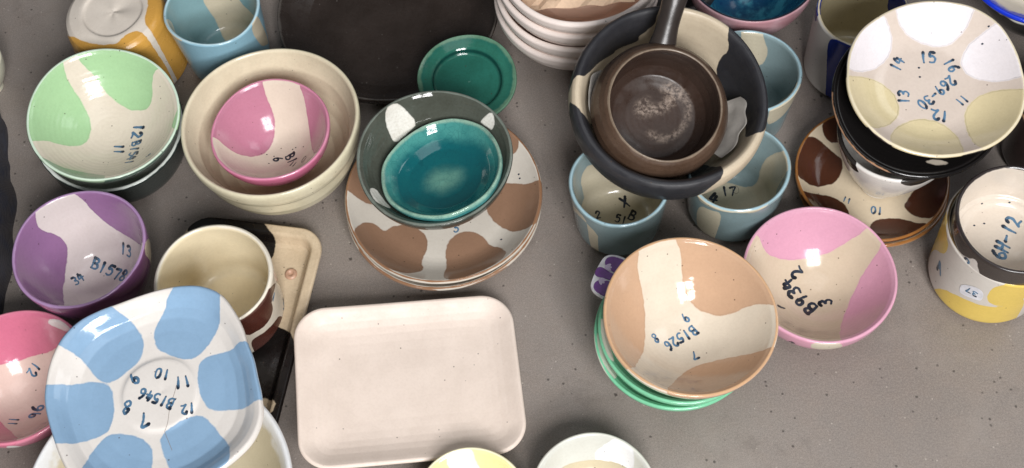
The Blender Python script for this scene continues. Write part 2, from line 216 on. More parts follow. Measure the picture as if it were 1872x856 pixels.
def glaze(name, inside, outside=None, c1=None, c2=None, rim=None, rimw=0.0012, rough=0.16, rings=0.25, speck=0.35,
          mottle=0.10, edge=0.5, coat=0.0, speckc=(70, 55, 45), bands=(), soft=None):
    """wheel-thrown ceramic: inside / outside colour, two painted fields, a rim line, specks, throwing rings"""
    t = NT(name)
    big = t.noise(34, 4)
    fine = t.noise(420, 3)
    wob = t.math('MULTIPLY', t.math('SUBTRACT', t.noise(130, 4), 0.5), 0.0032)
    rimd = t.attr('rimd')
    col = t.n('ShaderNodeRGB').outputs[0]
    col.default_value = lin(inside)
    if outside is not None:
        col = t.mix(t.ramp(t.math('ADD', rimd, wob), -0.0006, 0.0006), lin(inside), lin(outside))
    for an, c in (('m1', c1), ('m2', c2)):
        if c is None:
            continue
        d = t.math('ADD', t.attr(an), wob)
        f = t.ramp(d, 0.0007, -0.0007)
        if soft and an == 'm1':
            f = t.math('MULTIPLY', t.ramp(d, soft, -soft), t.ramp(t.noise(240, 6, 0.75), 0.38, 0.66))
        # glaze pools a touch thicker at its own edge
        pool = t.ramp(t.math('ABSOLUTE', t.math('ADD', d, 0.0008)), 0.0010, 0.0, 0.0, 0.40 * edge)
        cc = t.mix(pool, lin(c), lin(tuple(v * 0.72 for v in c)))
        thin = t.ramp(t.noise(34, 7, 0.7), 0.32, 0.70, 0.0, 0.55)
        cc = t.mix(thin, cc, lin(tuple(min(255, v * 1.07 + 6) for v in c)))
        col = t.mix(f, col, cc)
    for d0, wd, c, amt in bands:
        e = t.math('ABSOLUTE', t.math('SUBTRACT', rimd, d0))
        col = t.mix(t.ramp(e, wd, wd * 0.2, 0.0, amt), col, lin(c))
    if rim is not None:
        rw = t.math('ADD', t.math('ABSOLUTE', rimd), t.math('MULTIPLY', t.math('SUBTRACT', t.noise(70, 2), 0.5), rimw * 1.6))
        col = t.mix(t.ramp(rw, rimw * 1.3, rimw * 0.55), col, lin(rim))
    col = t.mix(t.ramp(big, 0.3, 0.75, 0.0, mottle), col, lin((150, 135, 118)), 'MULTIPLY')
    col = t.mix(t.ramp(fine, 0.35, 0.8, 0.0, mottle * 0.8), col, lin((185, 172, 155)), 'MULTIPLY')
    if speck > 0:
        v = t.n('ShaderNodeTexVoronoi')
        v.inputs['Scale'].default_value = 210
        t.link(t.coord(), v.inputs['Vector'])
        sc = t.n('ShaderNodeSeparateColor')
        t.link(v.outputs['Color'], sc.inputs[0])
        pick = t.ramp(sc.outputs[0], 0.955 - 0.10 * speck, 0.985 - 0.10 * speck)
        dot = t.ramp(v.outputs['Distance'], 0.20, 0.08)
        col = t.mix(t.math('MULTIPLY', t.math('MULTIPLY', pick, dot), 0.75), col, lin(speckc))
    t.link(col, t.p.inputs['Base Color'])
    t.link(t.ramp(t.noise(90, 4), 0.3, 0.7, rough * 0.75, rough * 1.35), t.p.inputs['Roughness'])
    t.p.inputs['Specular IOR Level'].default_value = 0.5
    t.p.inputs['Coat Weight'].default_value = coat
    t.p.inputs['Coat Roughness'].default_value = 0.05
    h = t.math('MULTIPLY', t.math('SINE', t.math('MULTIPLY', t.math('ADD', rimd, t.math('MULTIPLY', big, 0.004)), 1150.0)), 0.00010 * rings)
    h = t.math('ADD', h, t.math('MULTIPLY', fine, 0.00012))
    h = t.math('ADD', h, t.math('MULTIPLY', big, 0.0009 * (0.3 + rings)))
    b = t.n('ShaderNodeBump')
    b.inputs['Strength'].default_value = 0.35
    b.inputs['Distance'].default_value = 1.0
    t.link(h, b.inputs['Height'])
    t.link(b.outputs[0], t.p.inputs['Normal'])
    return t.m


def plain(name, c, rough=0.5, bump=0.0003, scale=200, mottle=0.25, metal=0.0):
    t = NT(name)
    n1 = t.noise(scale, 4)
    n2 = t.noise(scale * 0.15, 3)
    col = t.mix(t.ramp(n1, 0.35, 0.7, 0, mottle), lin(c), lin(tuple(v * 0.65 for v in c)))
    col = t.mix(t.ramp(n2, 0.35, 0.7, 0, mottle), col, lin(tuple(min(255, v * 1.18) for v in c)))
    t.link(col, t.p.inputs['Base Color'])
    t.p.inputs['Roughness'].default_value = rough
    t.p.inputs['Metallic'].default_value = metal
    b = t.n('ShaderNodeBump')
    b.inputs['Strength'].default_value = 0.5
    b.inputs['Distance'].default_value = 1.0
    t.link(t.math('MULTIPLY', n1, bump), b.inputs['Height'])
    t.link(b.outputs[0], t.p.inputs['Normal'])
    return t.m




def ink(name, dark, pale):
    """brush-written oxide: dense where the brush lands, thinner along the stroke"""
    t = NT(name)
    f = t.math('ADD', t.attr('wash'), t.math('MULTIPLY', t.math('SUBTRACT', t.noise(420, 3), 0.5), 0.9))
    t.link(t.mix(t.ramp(f, 0.25, 0.8), lin(dark), lin(pale)), t.p.inputs['Base Color'])
    t.p.inputs['Roughness'].default_value = 0.3
    return t.m


INK = ink('blue_underglaze_ink', (34, 46, 62), (84, 120, 150))
INKD = ink('black_underglaze_ink', (24, 26, 34), (38, 46, 60))


# ------------------------------------------------------------------ shapes
def tagit(o, label, cat, group=None):
    o['label'] = label
    o['category'] = cat
    if group:
        o['group'] = group
    return o


def mesh_obj(name, V, F, mat, parent=None, smooth=True):
    me = bpy.data.meshes.new(name)
    me.from_pydata([tuple(v) for v in V], [], F)
    me.materials.append(mat)
    if smooth:
        me.polygons.foreach_set('use_smooth', [True] * len(me.polygons))
    me.update()
    o = bpy.data.objects.new(name, me)
    scene.collection.objects.link(o)
    if parent is not None:
        o.parent = parent
    return o


def catmull(P, n, closed=False):
    P = np.asarray(P, float)
    m = len(P)
    out = []
    segs = m if closed else m - 1
    for i in range(segs):
        if closed:
            p0, p1, p2, p3 = P[(i - 1) % m], P[i], P[(i + 1) % m], P[(i + 2) % m]
        else:
            p1, p2 = P[i], P[i + 1]
            p0 = P[i - 1] if i > 0 else 2 * p1 - p2
            p3 = P[i + 2] if i + 2 < m else 2 * p2 - p1
        for k in range(n):
            u = k / n
            out.append(0.5 * ((2 * p1) + (-p0 + p2) * u + (2 * p0 - 5 * p1 + 4 * p2 - p3) * u * u + (-p0 + 3 * p1 - 3 * p2 + p3) * u ** 3))
    if not closed:
        out.append(P[-1])
    return np.array(out)


def chaikin(P, it=2):
    P = np.asarray(P, float)
    for _ in range(it):
        Q = np.roll(P, -1, axis=0)
        P = np.stack([0.75 * P + 0.25 * Q, 0.25 * P + 0.75 * Q], 1).reshape(-1, 2)
    return P


def poly_sdf(X, P):
    """signed distance of points X (n,2) to polygon P (m,2); negative inside"""
    d = np.full(len(X), 1e9)
    s = np.ones(len(X))
    m = len(P)
    for i in range(m):
        a, b = P[i], P[i - 1]
        e = b - a
        w = X - a
        t = np.clip((w @ e) / max(e @ e, 1e-14), 0, 1)
        q = w - t[:, None] * e
        d = np.minimum(d, (q * q).sum(1))
        c1, c2 = X[:, 1] >= a[1], X[:, 1] < b[1]
        c3 = e[0] * w[:, 1] > e[1] * w[:, 0]
        flip = (c1 & c2 & c3) | (~c1 & ~c2 & ~c3)
        s = np.where(flip, -s, s)
    return s * np.sqrt(d)


def paint_attr(me, D, key):
    data = PAINT.get(key, {})
    for an in ('m1', 'm2'):
        d = np.full(len(D), 0.05)
        for P in data.get(an, []):
            d = np.minimum(d, poly_sdf(D, chaikin(np.array(P) / 1e4)))
        a = me.attributes.new(an, 'FLOAT', 'POINT')
        a.data.foreach_set('value', d.astype(np.float32))


REG = {}          # shapes by key, so writing can be laid on their surfaces


class Lathe:
    """surface of revolution; profile runs inner centre -> rim -> outer foot; disc coordinates = (arc length, angle)"""

    def __init__(s, key, prof, rim_i, seg=144, contour=None, wob=(0, 0), rings=84, sharp=()):
        s.key = key
        P = np.asarray(prof, float)
        L = np.concatenate([[0], np.cumsum(np.hypot(*np.diff(P, axis=0).T))])
        rim_s = L[rim_i]
        q = np.unique(np.concatenate([np.linspace(0, L[-1], rings), L]))
        s.S = q
        s.Rr = np.interp(q, L, P[:, 0])
        s.Z = np.interp(q, L, P[:, 1])
        s.rim_s = rim_s
        s.seg = seg
        s.Rmax, s.Zmax = P[:, 0].max(), max(P[:, 1].max(), 1e-6)
        s.con = None
        if contour is not None:
            c = np.array(CONTOUR[contour])
            s.con = c
        s.wob = wob
        s.ph = sum(ord(ch) for ch in key) * 0.7
        REG[key] = s

    def g(s, th):
        if s.con is None:
            return np.ones_like(th)
        n = len(s.con)
        x = (np.asarray(th) + math.pi) / (2 * math.pi) * n
        i = np.floor(x).astype(int)
        u = x - i
        p = [s.con[(i + k) % n] for k in (-1, 0, 1, 2)]
        return 0.5 * (2 * p[1] + (-p[0] + p[2]) * u + (2 * p[0] - 5 * p[1] + 4 * p[2] - p[3]) * u * u + (-p[0] + 3 * p[1] - 3 * p[2] + p[3]) * u ** 3)

    def pos(s, th, sv):
        r = np.interp(sv, s.S, s.Rr)
        z = np.interp(sv, s.S, s.Z)
        k = r / s.Rmax
        g = 1 + (s.g(th) - 1) * k ** 1.5
        w = s.wob[0] * (np.sin(2 * th + s.ph) + 0.5 * np.sin(3 * th + 2 * s.ph) + 0.25 * np.sin(5 * th + 3 * s.ph)) * (z / s.Zmax) ** 2
        g = g * (1 + w)
        zz = z + s.wob[1] * (z / s.Zmax) ** 2 * (np.sin(2 * th + 1.3 * s.ph) + 0.6 * np.sin(3 * th + s.ph))
        return np.stack([r * g * np.cos(th), r * g * np.sin(th), zz], -1)

    def disc(s, p):
        th = math.atan2(p[1], p[0])
        best, bs = 1e9, 0
        ss = np.linspace(0, s.S[-1], 1500)
        q = s.pos(np.full(1500, th), ss)
        d = np.hypot(np.hypot(q[:, 0], q[:, 1]) - math.hypot(p[0], p[1]), q[:, 2] - p[2])
        return th, ss[d.argmin()]

    def build(s, name, mat, parent=None):
        n = s.seg
        th = np.linspace(0, 2 * math.pi, n, endpoint=False)
        inner = s.S[1:] if s.Rr[0] < 1e-6 else s.S
        tail = s.Rr[-1] < 1e-6
        rows = inner[:-1] if tail else inner
        T, SS = np.meshgrid(th, rows)
        V = s.pos(T.ravel(), SS.ravel())
        D = np.stack([SS.ravel() * np.cos(T.ravel()), SS.ravel() * np.sin(T.ravel())], -1)
        m = len(rows)
        idx = np.arange(m * n).reshape(m, n)
        nx = np.roll(idx, -1, axis=1)
        F = np.stack([idx[:-1], nx[:-1], nx[1:], idx[1:]], -1).reshape(-1, 4)
        F = [tuple(f) for f in F.tolist()]
        V = V.tolist(); D = D.tolist(); SV = SS.ravel().tolist()
        if s.Rr[0] < 1e-6:
            c = len(V); V.append((0, 0, s.Z[0])); D.append((0, 0)); SV.append(0)
            F += [(c, int(nx[0, k]), int(idx[0, k])) for k in range(n)]
        if tail:
            c = len(V); V.append((0, 0, s.Z[-1])); D.append((s.S[-1], 0)); SV.append(s.S[-1])
            F += [(c, int(idx[-1, k]), int(nx[-1, k])) for k in range(n)]
        o = mesh_obj(name, V, F, mat, parent)
        me = o.data
        me.flip_normals()
        a = me.attributes.new('rimd', 'FLOAT', 'POINT')
        a.data.foreach_set('value', (np.array(SV) - s.rim_s).astype(np.float32))
        paint_attr(me, np.array(D), s.key)
        s.obj = o
        return o

    def at(s, D, lift):
        """disc points -> surface points lifted along the normal"""
        D = np.asarray(D)
        th = np.arctan2(D[:, 1], D[:, 0])
        sv = np.hypot(D[:, 0], D[:, 1])
        p = s.pos(th, sv)
        e = 1e-4
        a = s.pos(th, sv + e) - s.pos(th, np.maximum(sv - e, 0))
        b = s.pos(th + 1e-3, sv) - s.pos(th - 1e-3, sv)
        nrm = np.cross(a, b)
        nrm /= np.maximum(np.linalg.norm(nrm, axis=1, keepdims=True), 1e-12)
        return p + nrm * lift


class Tray:
    """rounded rectangle dish; profile = (inset from the outer edge, height) from inner floor -> rim -> outer foot"""

    def __init__(s, key, a, b, rc, prof, rim_i, ncorner=14, nside=26, wob=0.0):
        s.key, s.a, s.b, s.rc, s.nc, s.ns, s.wob = key, a, b, rc, ncorner, nside, wob
        P = np.asarray(prof, float)
        L = np.concatenate([[0], np.cumsum(np.hypot(*np.diff(P, axis=0).T))])
        s.L, s.P, s.rim_s = L, P, L[rim_i]
        s.inn = (P[:rim_i + 1, 0], P[:rim_i + 1, 1])
        REG[key] = s

    def ring(s, d):
        a, b, r = s.a - d, s.b - d, max(s.rc - d, 0.004 + 0.25 * min(s.a - d, s.b - d) * 0.5)
        r = min(r, min(a, b) * 0.95)
        pts = []
        for cx, cy, a0 in ((1, 1, 0), (-1, 1, 90), (-1, -1, 180), (1, -1, 270)):
            ctr = np.array([cx * (a - r), cy * (b - r)])
            for k in range(s.nc + 1):
                t = math.radians(a0 + 90 * k / s.nc)
                pts.append(ctr + r * np.array([math.cos(t), math.sin(t)]))
            nxt = {0: (-1, 1), 90: (-1, -1), 180: (1, -1), 270: (1, 1)}[a0]
            t = math.radians(a0 + 90)
            c2 = np.array([nxt[0] * (a - r), nxt[1] * (b - r)])
            p0, p1 = pts[-1], c2 + r * np.array([math.cos(t), math.sin(t)])
            for k in range(1, s.ns):
                pts.append(p0 + (p1 - p0) * k / s.ns)
        return np.array(pts)

    def build(s, name, mat, parent=None):
        rows, zs, sv = [], [], []
        d0 = s.P[0, 0]
        lim = min(s.a, s.b)
        for d in np.linspace(lim * 0.93, d0, 16)[:-1]:
            rows.append(s.ring(d)); zs.append(s.P[0, 1]); sv.append(-(d - d0))
        q = np.unique(np.concatenate([np.linspace(0, s.L[-1], 46), s.L]))
        for v in q:
            rows.append(s.ring(np.interp(v, s.L, s.P[:, 0]))); zs.append(np.interp(v, s.L, s.P[:, 1])); sv.append(v)
        m, n = len(rows), len(rows[0])
        V = []
        D = []
        for R_, z in zip(rows, zs):
            zz = z + s.wob * (np.sin(R_[:, 0] / s.a * 2.1 + 0.6) * np.cos(R_[:, 1] / s.b * 1.7))
            V += np.stack([R_[:, 0], R_[:, 1], zz], -1).tolist()
            D += R_.tolist()
        idx = np.arange(m * n).reshape(m, n)
        nx = np.roll(idx, -1, axis=1)
        F = [tuple(f) for f in np.stack([idx[:-1], idx[1:], nx[1:], nx[:-1]], -1).reshape(-1, 4).tolist()]
        F.append(tuple(int(k) for k in idx[0]))
        F.append(tuple(int(k) for k in idx[-1][::-1]))
        o = mesh_obj(name, V, F, mat, parent)
        me = o.data
        SV = np.repeat(np.array(sv) - s.rim_s, n)
        a = me.attributes.new('rimd', 'FLOAT', 'POINT')
        a.data.foreach_set('value', SV.astype(np.float32))
        paint_attr(me, np.array(D), s.key)
        s.obj = o
        return o

    def zat(s, x, y):
        qx, qy = abs(x) - (s.a - s.rc), abs(y) - (s.b - s.rc)
        d = math.hypot(max(qx, 0), max(qy, 0)) + min(max(qx, qy), 0) - s.rc
        return np.interp(d, -s.inn[0], s.inn[1])


def place(o, key):
    R, H, x, y, z, tx, ty = PLACE[key]
    M = Matrix.Translation((x, y, z)) @ Matrix.Rotation(ty, 4, 'Y') @ Matrix.Rotation(tx, 4, 'X')
    o.matrix_world = M
    return o


# ---- profiles (metres). every one returns (points, index of the rim)
def prof_bowl(R, H, F, t=0.005, p=2.0, foot=0.006, floor=0.012, lip=1.0, flare=0.0, q=1.0, inner=2.3):
    def ro(u):
        return F + (R - F) * (1 - (1 - u ** q) ** p) + flare * R * (u ** 6)
    k = ro(1.0)
    def rout(z):
        return ro(min(max((z - foot) / (H - foot), 0), 1)) * R / k
    Ri = R - t * 0.85
    pts = [(0, floor)]
    for v in np.linspace(0, 1, 34)[1:-1]:
        v = v ** 0.8
        z = floor + (H - floor) * v ** inner
        r = Ri * v
        lim = rout(z) - t * 0.8
        r = min(r, lim)
        if r > pts[-1][0] + 1e-5:
            pts.append((r, z))
    e = t * 0.5 * lip
    pts += [(R - e * 1.7, H - e * 0.55), (R - e * 1.25, H - e * 0.1)]
    rim = len(pts)
    pts += [(R - e * 0.75, H), (R - e * 0.22, H - e * 0.3), (R, H - e * 0.95)]
    for z in np.linspace(H - e * 2.2, foot, 20):
        pts.append((rout(z), z))
    pts += [(F * 0.985, foot * 0.5), (F * 0.97, 0.0006), (F * 0.93, 0), (F * 0.86, 0), (F * 0.82, 0.003), (0, 0.0035)]
    return pts, rim


def prof_cup(R, H, F, t=0.004, corner=0.010, floor=0.006, belly=0.0):
    def rout(z):
        u = z / H
        r = F + (R - F) * u + belly * math.sin(math.pi * u)
        if z < corner:
            w = 1 - z / corner
            r -= corner * (1 - math.sqrt(max(0, 1 - w * w)))
        return r
    pts = [(0, floor), ((rout(corner) - t) * 0.55, floor)]
    ci = corner * 0.8
    for k in range(1, 8):
        a = k / 8 * math.pi / 2
        pts.append((rout(corner) - t - ci + ci * math.sin(a), floor + ci - ci * math.cos(a)))
    for z in np.linspace(floor + ci, H - t * 0.5, 22):
        pts.append((rout(z) - t, z))
    pts.append((R - t * 0.85, H - t * 0.2))
    rim = len(pts)
    pts += [(R - t * 0.5, H), (R - t * 0.15, H - t * 0.2), (R, H - t * 0.55)]
    for z in np.concatenate([np.linspace(H - t, corner, 20), corner * (1 - np.sin(np.linspace(0.12, 1, 7) * math.pi / 2))]):
        pts.append((rout(max(z, 0)), max(z, 0)))
    pts += [(F * 0.7, 0.001), (0, 0.0012)]
    return pts, rim


def prof_plate(R, H, wellr=0.68, t=0.005, floor=0.007, dish=0.5, F=0.55):
    """shallow plate: flat well, curved shoulder, sloping rim"""
    W = R * wellr
    pts = [(0, floor), (W * 0.5, floor + 0.0002), (W * 0.85, floor + 0.0008)]
    for k in range(1, 15):
        u = k / 14
        r = W * 0.85 + (R - t * 0.6 - W * 0.85) * u
        z = floor + 0.0008 + (H - t * 0.2 - floor) * (u ** (1 + dish))
        pts.append((r, min(z, H)))
    rim = len(pts)
    pts += [(R - t * 0.3, H), (R - t * 0.08, H - t * 0.2), (R, H - t * 0.55)]
    for k in range(1, 13):
        u = 1 - k / 12
        r = R * F + (R - R * F) * u ** 0.8
        z = (H - t) * u ** (1 + dish * 0.8)
        pts.append((r, max(z, 0)))
    pts += [(R * F * 0.95, 0), (R * F * 0.9, 0.002), (0, 0.0025)]
    return pts, rim


# ------------------------------------------------------------------ handwriting
GL = {
 '0': [[(.5, 1), (.2, .85), (.12, .5), (.22, .12), (.5, 0), (.78, .15), (.86, .5), (.76, .88), (.5, 1)]],
 '1': [[(.5, 1), (.48, .5), (.5, 0)]],
 '2': [[(.15, .8), (.4, 1), (.75, .9), (.8, .65), (.5, .35), (.1, .02), (.5, .08), (.95, .02)]],
 '3': [[(.15, .92), (.5, 1), (.8, .82), (.7, .6), (.4, .52), (.75, .42), (.85, .2), (.6, 0), (.12, .08)]],
 '4': [[(.35, 1), (.2, .7), (.1, .42), (.5, .42), (.95, .45)], [(.66, .8), (.62, .4), (.6, 0)]],
 '5': [[(.85, .97), (.3, .97), (.22, .58), (.55, .65), (.85, .42), (.72, .1), (.4, 0), (.1, .08)]],
 '6': [[(.75, 1), (.4, .78), (.18, .4), (.25, .1), (.55, 0), (.85, .18), (.78, .42), (.5, .5), (.22, .35)]],
 '7': [[(.1, .92), (.5, .96), (.9, .95), (.6, .5), (.42, 0)]],
 '8': [[(.5, .52), (.2, .72), (.3, .96), (.6, 1), (.8, .8), (.5, .52), (.15, .28), (.25, .03), (.6, 0), (.85, .2), (.5, .52)]],
 '9': [[(.8, .72), (.6, .52), (.3, .55), (.18, .8), (.4, 1), (.7, .95), (.82, .72), (.72, .3), (.6, 0)]],
 'B': [[(.18, 1), (.16, .5), (.18, 0)], [(.1, 1), (.6, .98), (.8, .78), (.6, .56), (.2, .52)], [(.2, .52), (.7, .48), (.9, .25), (.65, .02), (.1, 0)]],
 'G': [[(.85, .85), (.5, 1), (.15, .7), (.15, .25), (.5, 0), (.85, .15), (.85, .45), (.5, .45)]],
 'H': [[(.15, 1), (.15, 0)], [(.85, 1), (.85, 0)], [(.15, .5), (.85, .52)]],
 'A': [[(.05, 0), (.3, .55), (.5, 1), (.7, .5), (.9, 0)], [(.25, .35), (.75, .35)]],
 'X': [[(.1, 1), (.5, .5), (.9, 0)], [(.85, 1), (.5, .5), (.1, 0)]],
 '-': [[(.15, .45), (.85, .5)]],
 '.': [[(.45, .0), (.5, .04), (.55, .0)]],
 'z': [[(.1, .7), (.8, .75), (.2, .1), (.9, .05)]],
 'N': [[(.1, 0), (.15, .95), (.8, .1), (.9, 1)]],
 'o': [[(.5, 1), (.1, .8), (0, .5), (.1, .2), (.5, 0), (.9, .2), (1, .5), (.9, .8), (.5, 1)]],
}


def write(parent, key, text, ctr, direction, h, mat=None, w=0.22, name='painted_number', lift=0.00035, adv=0.78, asp=0.66):
    """brush strokes laid on the surface of shape `key`; ctr and direction in its disc coordinates"""
    sh = REG[key]
    rnd = random.Random(text + key + str(ctr))
    c = np.array(ctr, float)
    d = np.array(direction, float)
    d /= np.linalg.norm(d)
    u = np.array([-d[1], d[0]])
    s0, kt = float(np.hypot(*c)), 1.0
    er = c / max(s0, 1e-9)
    et = np.array([-er[1], er[0]])
    if isinstance(sh, Lathe) and s0 > sh.rim_s:
        kt = float(np.interp(s0, sh.S, sh.Rr)) / s0
    V, F, WASH = [], [], []
    x = -(len(text) * adv * h - (adv - asp) * h) / 2
    for ch in text:
        ox, oy = rnd.uniform(-.04, .04) * h, rnd.uniform(-.07, .07) * h
        sk = rnd.uniform(-.12, .12)
        for st in GL[ch]:
            P = np.array(st, float)
            P += np.array([[rnd.uniform(-.03, .03), rnd.uniform(-.03, .03)] for _ in st])
            Q = catmull(P, 5) if len(P) > 2 else np.array([P[0] + (P[1] - P[0]) * k / 5 for k in range(6)])
            lx = x + ox + (Q[:, 0] * asp + (Q[:, 1] - .5) * sk) * h
            ly = oy + (Q[:, 1] - .5) * h
            C = c + lx[:, None] * d + ly[:, None] * u
            T = np.gradient(C, axis=0)   # flat first, wrapped below
            T /= np.maximum(np.linalg.norm(T, axis=1, keepdims=True), 1e-12)
            N = np.stack([-T[:, 1], T[:, 0]], -1)
            k = np.linspace(0, 1, len(C))
            hw = h * w * 0.5 * (1.0 + 0.35 * (1 - k) ** 2 - 0.25 * k) * np.array([rnd.uniform(.85, 1.15) for _ in C])
            C = np.vstack([C[0] - T[0] * hw[0] * .8, C, C[-1] + T[-1] * hw[-1] * .8])
            N = np.vstack([N[0], N, N[-1]])
            hw = np.concatenate([[hw[0] * .45], hw, [hw[-1] * .4]])
            A, Bm, B = C + N * hw[:, None], C, C - N * hw[:, None]
            if kt != 1.0:
                A, Bm, B = [c + ((X - c) @ er)[:, None] * er + ((X - c) @ et)[:, None] * et / kt for X in (A, Bm, B)]
            if isinstance(sh, Tray):
                f3 = lambda Dp, lf: np.array([(p[0], p[1], sh.zat(p[0], p[1]) + lf) for p in Dp])
            else:
                f3 = sh.at
            pa, pm, pb = f3(A, lift * .4), f3(Bm, lift), f3(B, lift * .4)
            b0 = len(V)
            for q in range(len(C)):
                V += [pa[q], pm[q], pb[q]]
                WASH += [min(1.0, 2.2 * q / len(C)) * (1.0 if q < len(C) - 2 else 0.4)] * 3
            for q in range(len(C) - 1):
                i = b0 + q * 3
                F += [(i, i + 3, i + 4, i + 1), (i + 1, i + 4, i + 5, i + 2)]
        x += adv * h
    o = mesh_obj(name, V, F, mat or INK, parent)
    o.data.attributes.new('wash', 'FLOAT', 'POINT').data.foreach_set('value', WASH)
    return o


def letter(o, key, mat=None):
    """all the writing recorded for one piece of pottery"""
    for it in PAINT.get(key, {}).get('text', []):
        text, cx, cy, dx, dy, h = it[:6]
        write(o, key, text, (cx / 1e4, cy / 1e4), (dx, dy), h / 1e4, mat, w=it[6] if len(it) > 6 else 0.22)
    for k, (cx, cy, r) in enumerate(PAINT.get(key, {}).get('dots', [])):
        sh = REG[key]
        c = np.array([cx, cy]) / 1e4
        r = r / 1e4
        a = np.linspace(0, 2 * math.pi, 9)[:-1]
        D = c + r * np.stack([np.cos(a), np.sin(a) * .8], -1)
        V = list(sh.at(D, 0.0001)) + list(sh.at(c[None] + 1e-7, 0.0004))
        mesh_obj('paint_dot', V, [(i, (i + 1) % 8, 8) for i in range(8)], mat or INK, o)


def pot(name, key, prof, mat, label, cat, group=None, seg=144, contour=None, wob=(0.008, 0.0011), ink=None, put=True, kind=Lathe):
    sh = Lathe(key, prof[0], prof[1], seg, contour, wob)
    o = sh.build(name, mat)
    if put:
        place(o, key)
    tagit(o, label, cat, group)
    letter(o, key, ink)
    return o


def R_(k):
    return PLACE[k][0]


def H_(k):
    return PLACE[k][1]


# ------------------------------------------------------------------ floor
def concrete():
    t = NT('concrete')
    co = t.coord()
    n1 = t.noise(3.2, 5)
    n2 = t.noise(38, 5, 0.65)
    n3 = t.noise(520, 3, 0.6)
    n4 = t.noise(1500, 2, 0.6)
    col = t.mix(t.ramp(n1, 0.3, 0.7), lin((130, 122, 116)), lin((145, 136, 130)))
    col = t.mix(t.ramp(n2, 0.35, 0.7, 0, 0.5), col, lin((138, 126, 117)))
    col = t.mix(t.ramp(n3, 0.42, 0.62, 0, 0.32), col, lin((166, 156, 148)))
    col = t.mix(t.ramp(n4, 0.48, 0.66, 0, 0.62), col, lin((92, 84, 79)))
    sm = t.noise(9, 6, 0.7)
    col = t.mix(t.ramp(sm, 0.52, 0.70, 0, 0.35), col, lin((154, 145, 137)))
    col = t.mix(t.ramp(t.noise(6.5, 7, 0.75), 0.54, 0.66, 0, 0.35), col, lin((98, 90, 84)))
    # small dark pits and pale grains of aggregate
    pits = []
    for sc, lo, rad, c, amt in ((150, 0.86, 0.24, (58, 52, 48), 0.75), (62, 0.94, 0.13, (60, 54, 50), 0.8), (210, 0.93, 0.22, (186, 178, 168), 0.6), (24, 0.95, 0.06, (56, 50, 47), 0.85)):
        v = t.n('ShaderNodeTexVoronoi')
        v.inputs['Scale'].default_value = sc
        t.link(co, v.inputs['Vector'])
        s = t.n('ShaderNodeSeparateColor')
        t.link(v.outputs['Color'], s.inputs[0])
        rr = t.math('ADD', v.outputs['Distance'], t.math('MULTIPLY', t.math('SUBTRACT', n3, 0.5), 0.16))
        f = t.math('MULTIPLY', t.ramp(s.outputs[0], lo, lo + 0.02), t.ramp(rr, rad, rad * 0.5))
        col = t.mix(t.math('MULTIPLY', f, amt), col, lin(c))
        pits.append(f)
    t.link(col, t.p.inputs['Base Color'])
    t.link(t.ramp(n2, 0.3, 0.7, 0.36, 0.54), t.p.inputs['Roughness'])
    b = t.n('ShaderNodeBump')
    b.inputs['Strength'].default_value = 0.4
    b.inputs['Distance'].default_value = 1.0
    h = t.math('ADD', t.math('MULTIPLY', n3, 0.0004), t.math('MULTIPLY', n2, 0.0010))
    h = t.math('SUBTRACT', h, t.math('MULTIPLY', pits[1], 0.0006))
    t.link(h, b.inputs['Height'])
    t.link(b.outputs[0], t.p.inputs['Normal'])
    return t.m


fl = mesh_obj('floor', [(-3, -2.5, 0), (3, -2.5, 0), (3, 3.5, 0), (-3, 3.5, 0)], [(0, 1, 2, 3)], concrete())
fl['kind'] = 'structure'

# ------------------------------------------------------------------ trays
TR = Tray('black_tray', 0.0705, 0.115, 0.026,
          [(0.024, 0.0045), (0.018, 0.0052), (0.0145, 0.0075), (0.0125, 0.0125), (0.0112, 0.0172), (0.0098, 0.0192), (0.0082, 0.0198), (0.0018, 0.0198), (0.0005, 0.0190), (0, 0.0172), (0.002, 0.012), (0.008, 0.004), (0.016, 0)], 7)
o = TR.build('rectangular_tray', glaze('tray_glaze', (214, 194, 165), None, (24, 20, 19), (214, 194, 165), rough=0.28, rings=0.0, mottle=0.25, speck=0.5))
o.matrix_world = Matrix.Translation((-0.278, 0.533, 0)) @ Matrix.Rotation(math.radians(-14.5), 4, 'Z')
tagit(o, 'beige and black rectangular tray on the floor under the cream mug', 'tray')
letter(o, 'black_tray')
hv, hf = [], []
for i, (r, z) in enumerate(((.0062, .0050), (.0052, .0066), (.0036, .0070), (.0024, .0062), (.0014, .0052))):
    hv += [(.042 + r * math.cos(a), .070 + r * math.sin(a), z) for a in np.linspace(0, 2 * math.pi, 24, endpoint=False)]
    if i:
        hf += [((i - 1) * 24 + j, (i - 1) * 24 + (j + 1) % 24, i * 24 + (j + 1) % 24, i * 24 + j) for j in range(24)]
hf.append(tuple(96 + j for j in range(24)))
mesh_obj('firing_dimple', hv, hf, plain('dimple_clay', (184, 146, 122), .4), o)

TP = Tray('pink_tray', 0.1025, 0.079, 0.030,
          [(0.058, 0.0085), (0.046, 0.0087), (0.036, 0.0093), (0.028, 0.0103), (0.021, 0.0119), (0.0150, 0.0142), (0.0100, 0.0168), (0.0062, 0.0189), (0.0042, 0.0198), (0.003, 0.0204), (0.0018, 0.0205), (0.0006, 0.0198), (0, 0.0185), (0.0015, 0.013), (0.008, 0.004), (0.018, 0)], 10, wob=0.0024)
BISQ = glaze('bisque_clay', (230, 214, 202), rough=0.5, rings=0.0, mottle=0.12, speck=0.05)
o = TP.build('rectangular_plate', BISQ)
o.matrix_world = Matrix.Translation((-0.110, 0.456, 0.013)) @ Matrix.Rotation(math.radians(1.2), 4, 'Z') @ Matrix.Rotation(math.radians(6.0), 4, 'Y')
tagit(o, 'plain pale pink rectangular plate with rounded corners and low rim', 'plate')

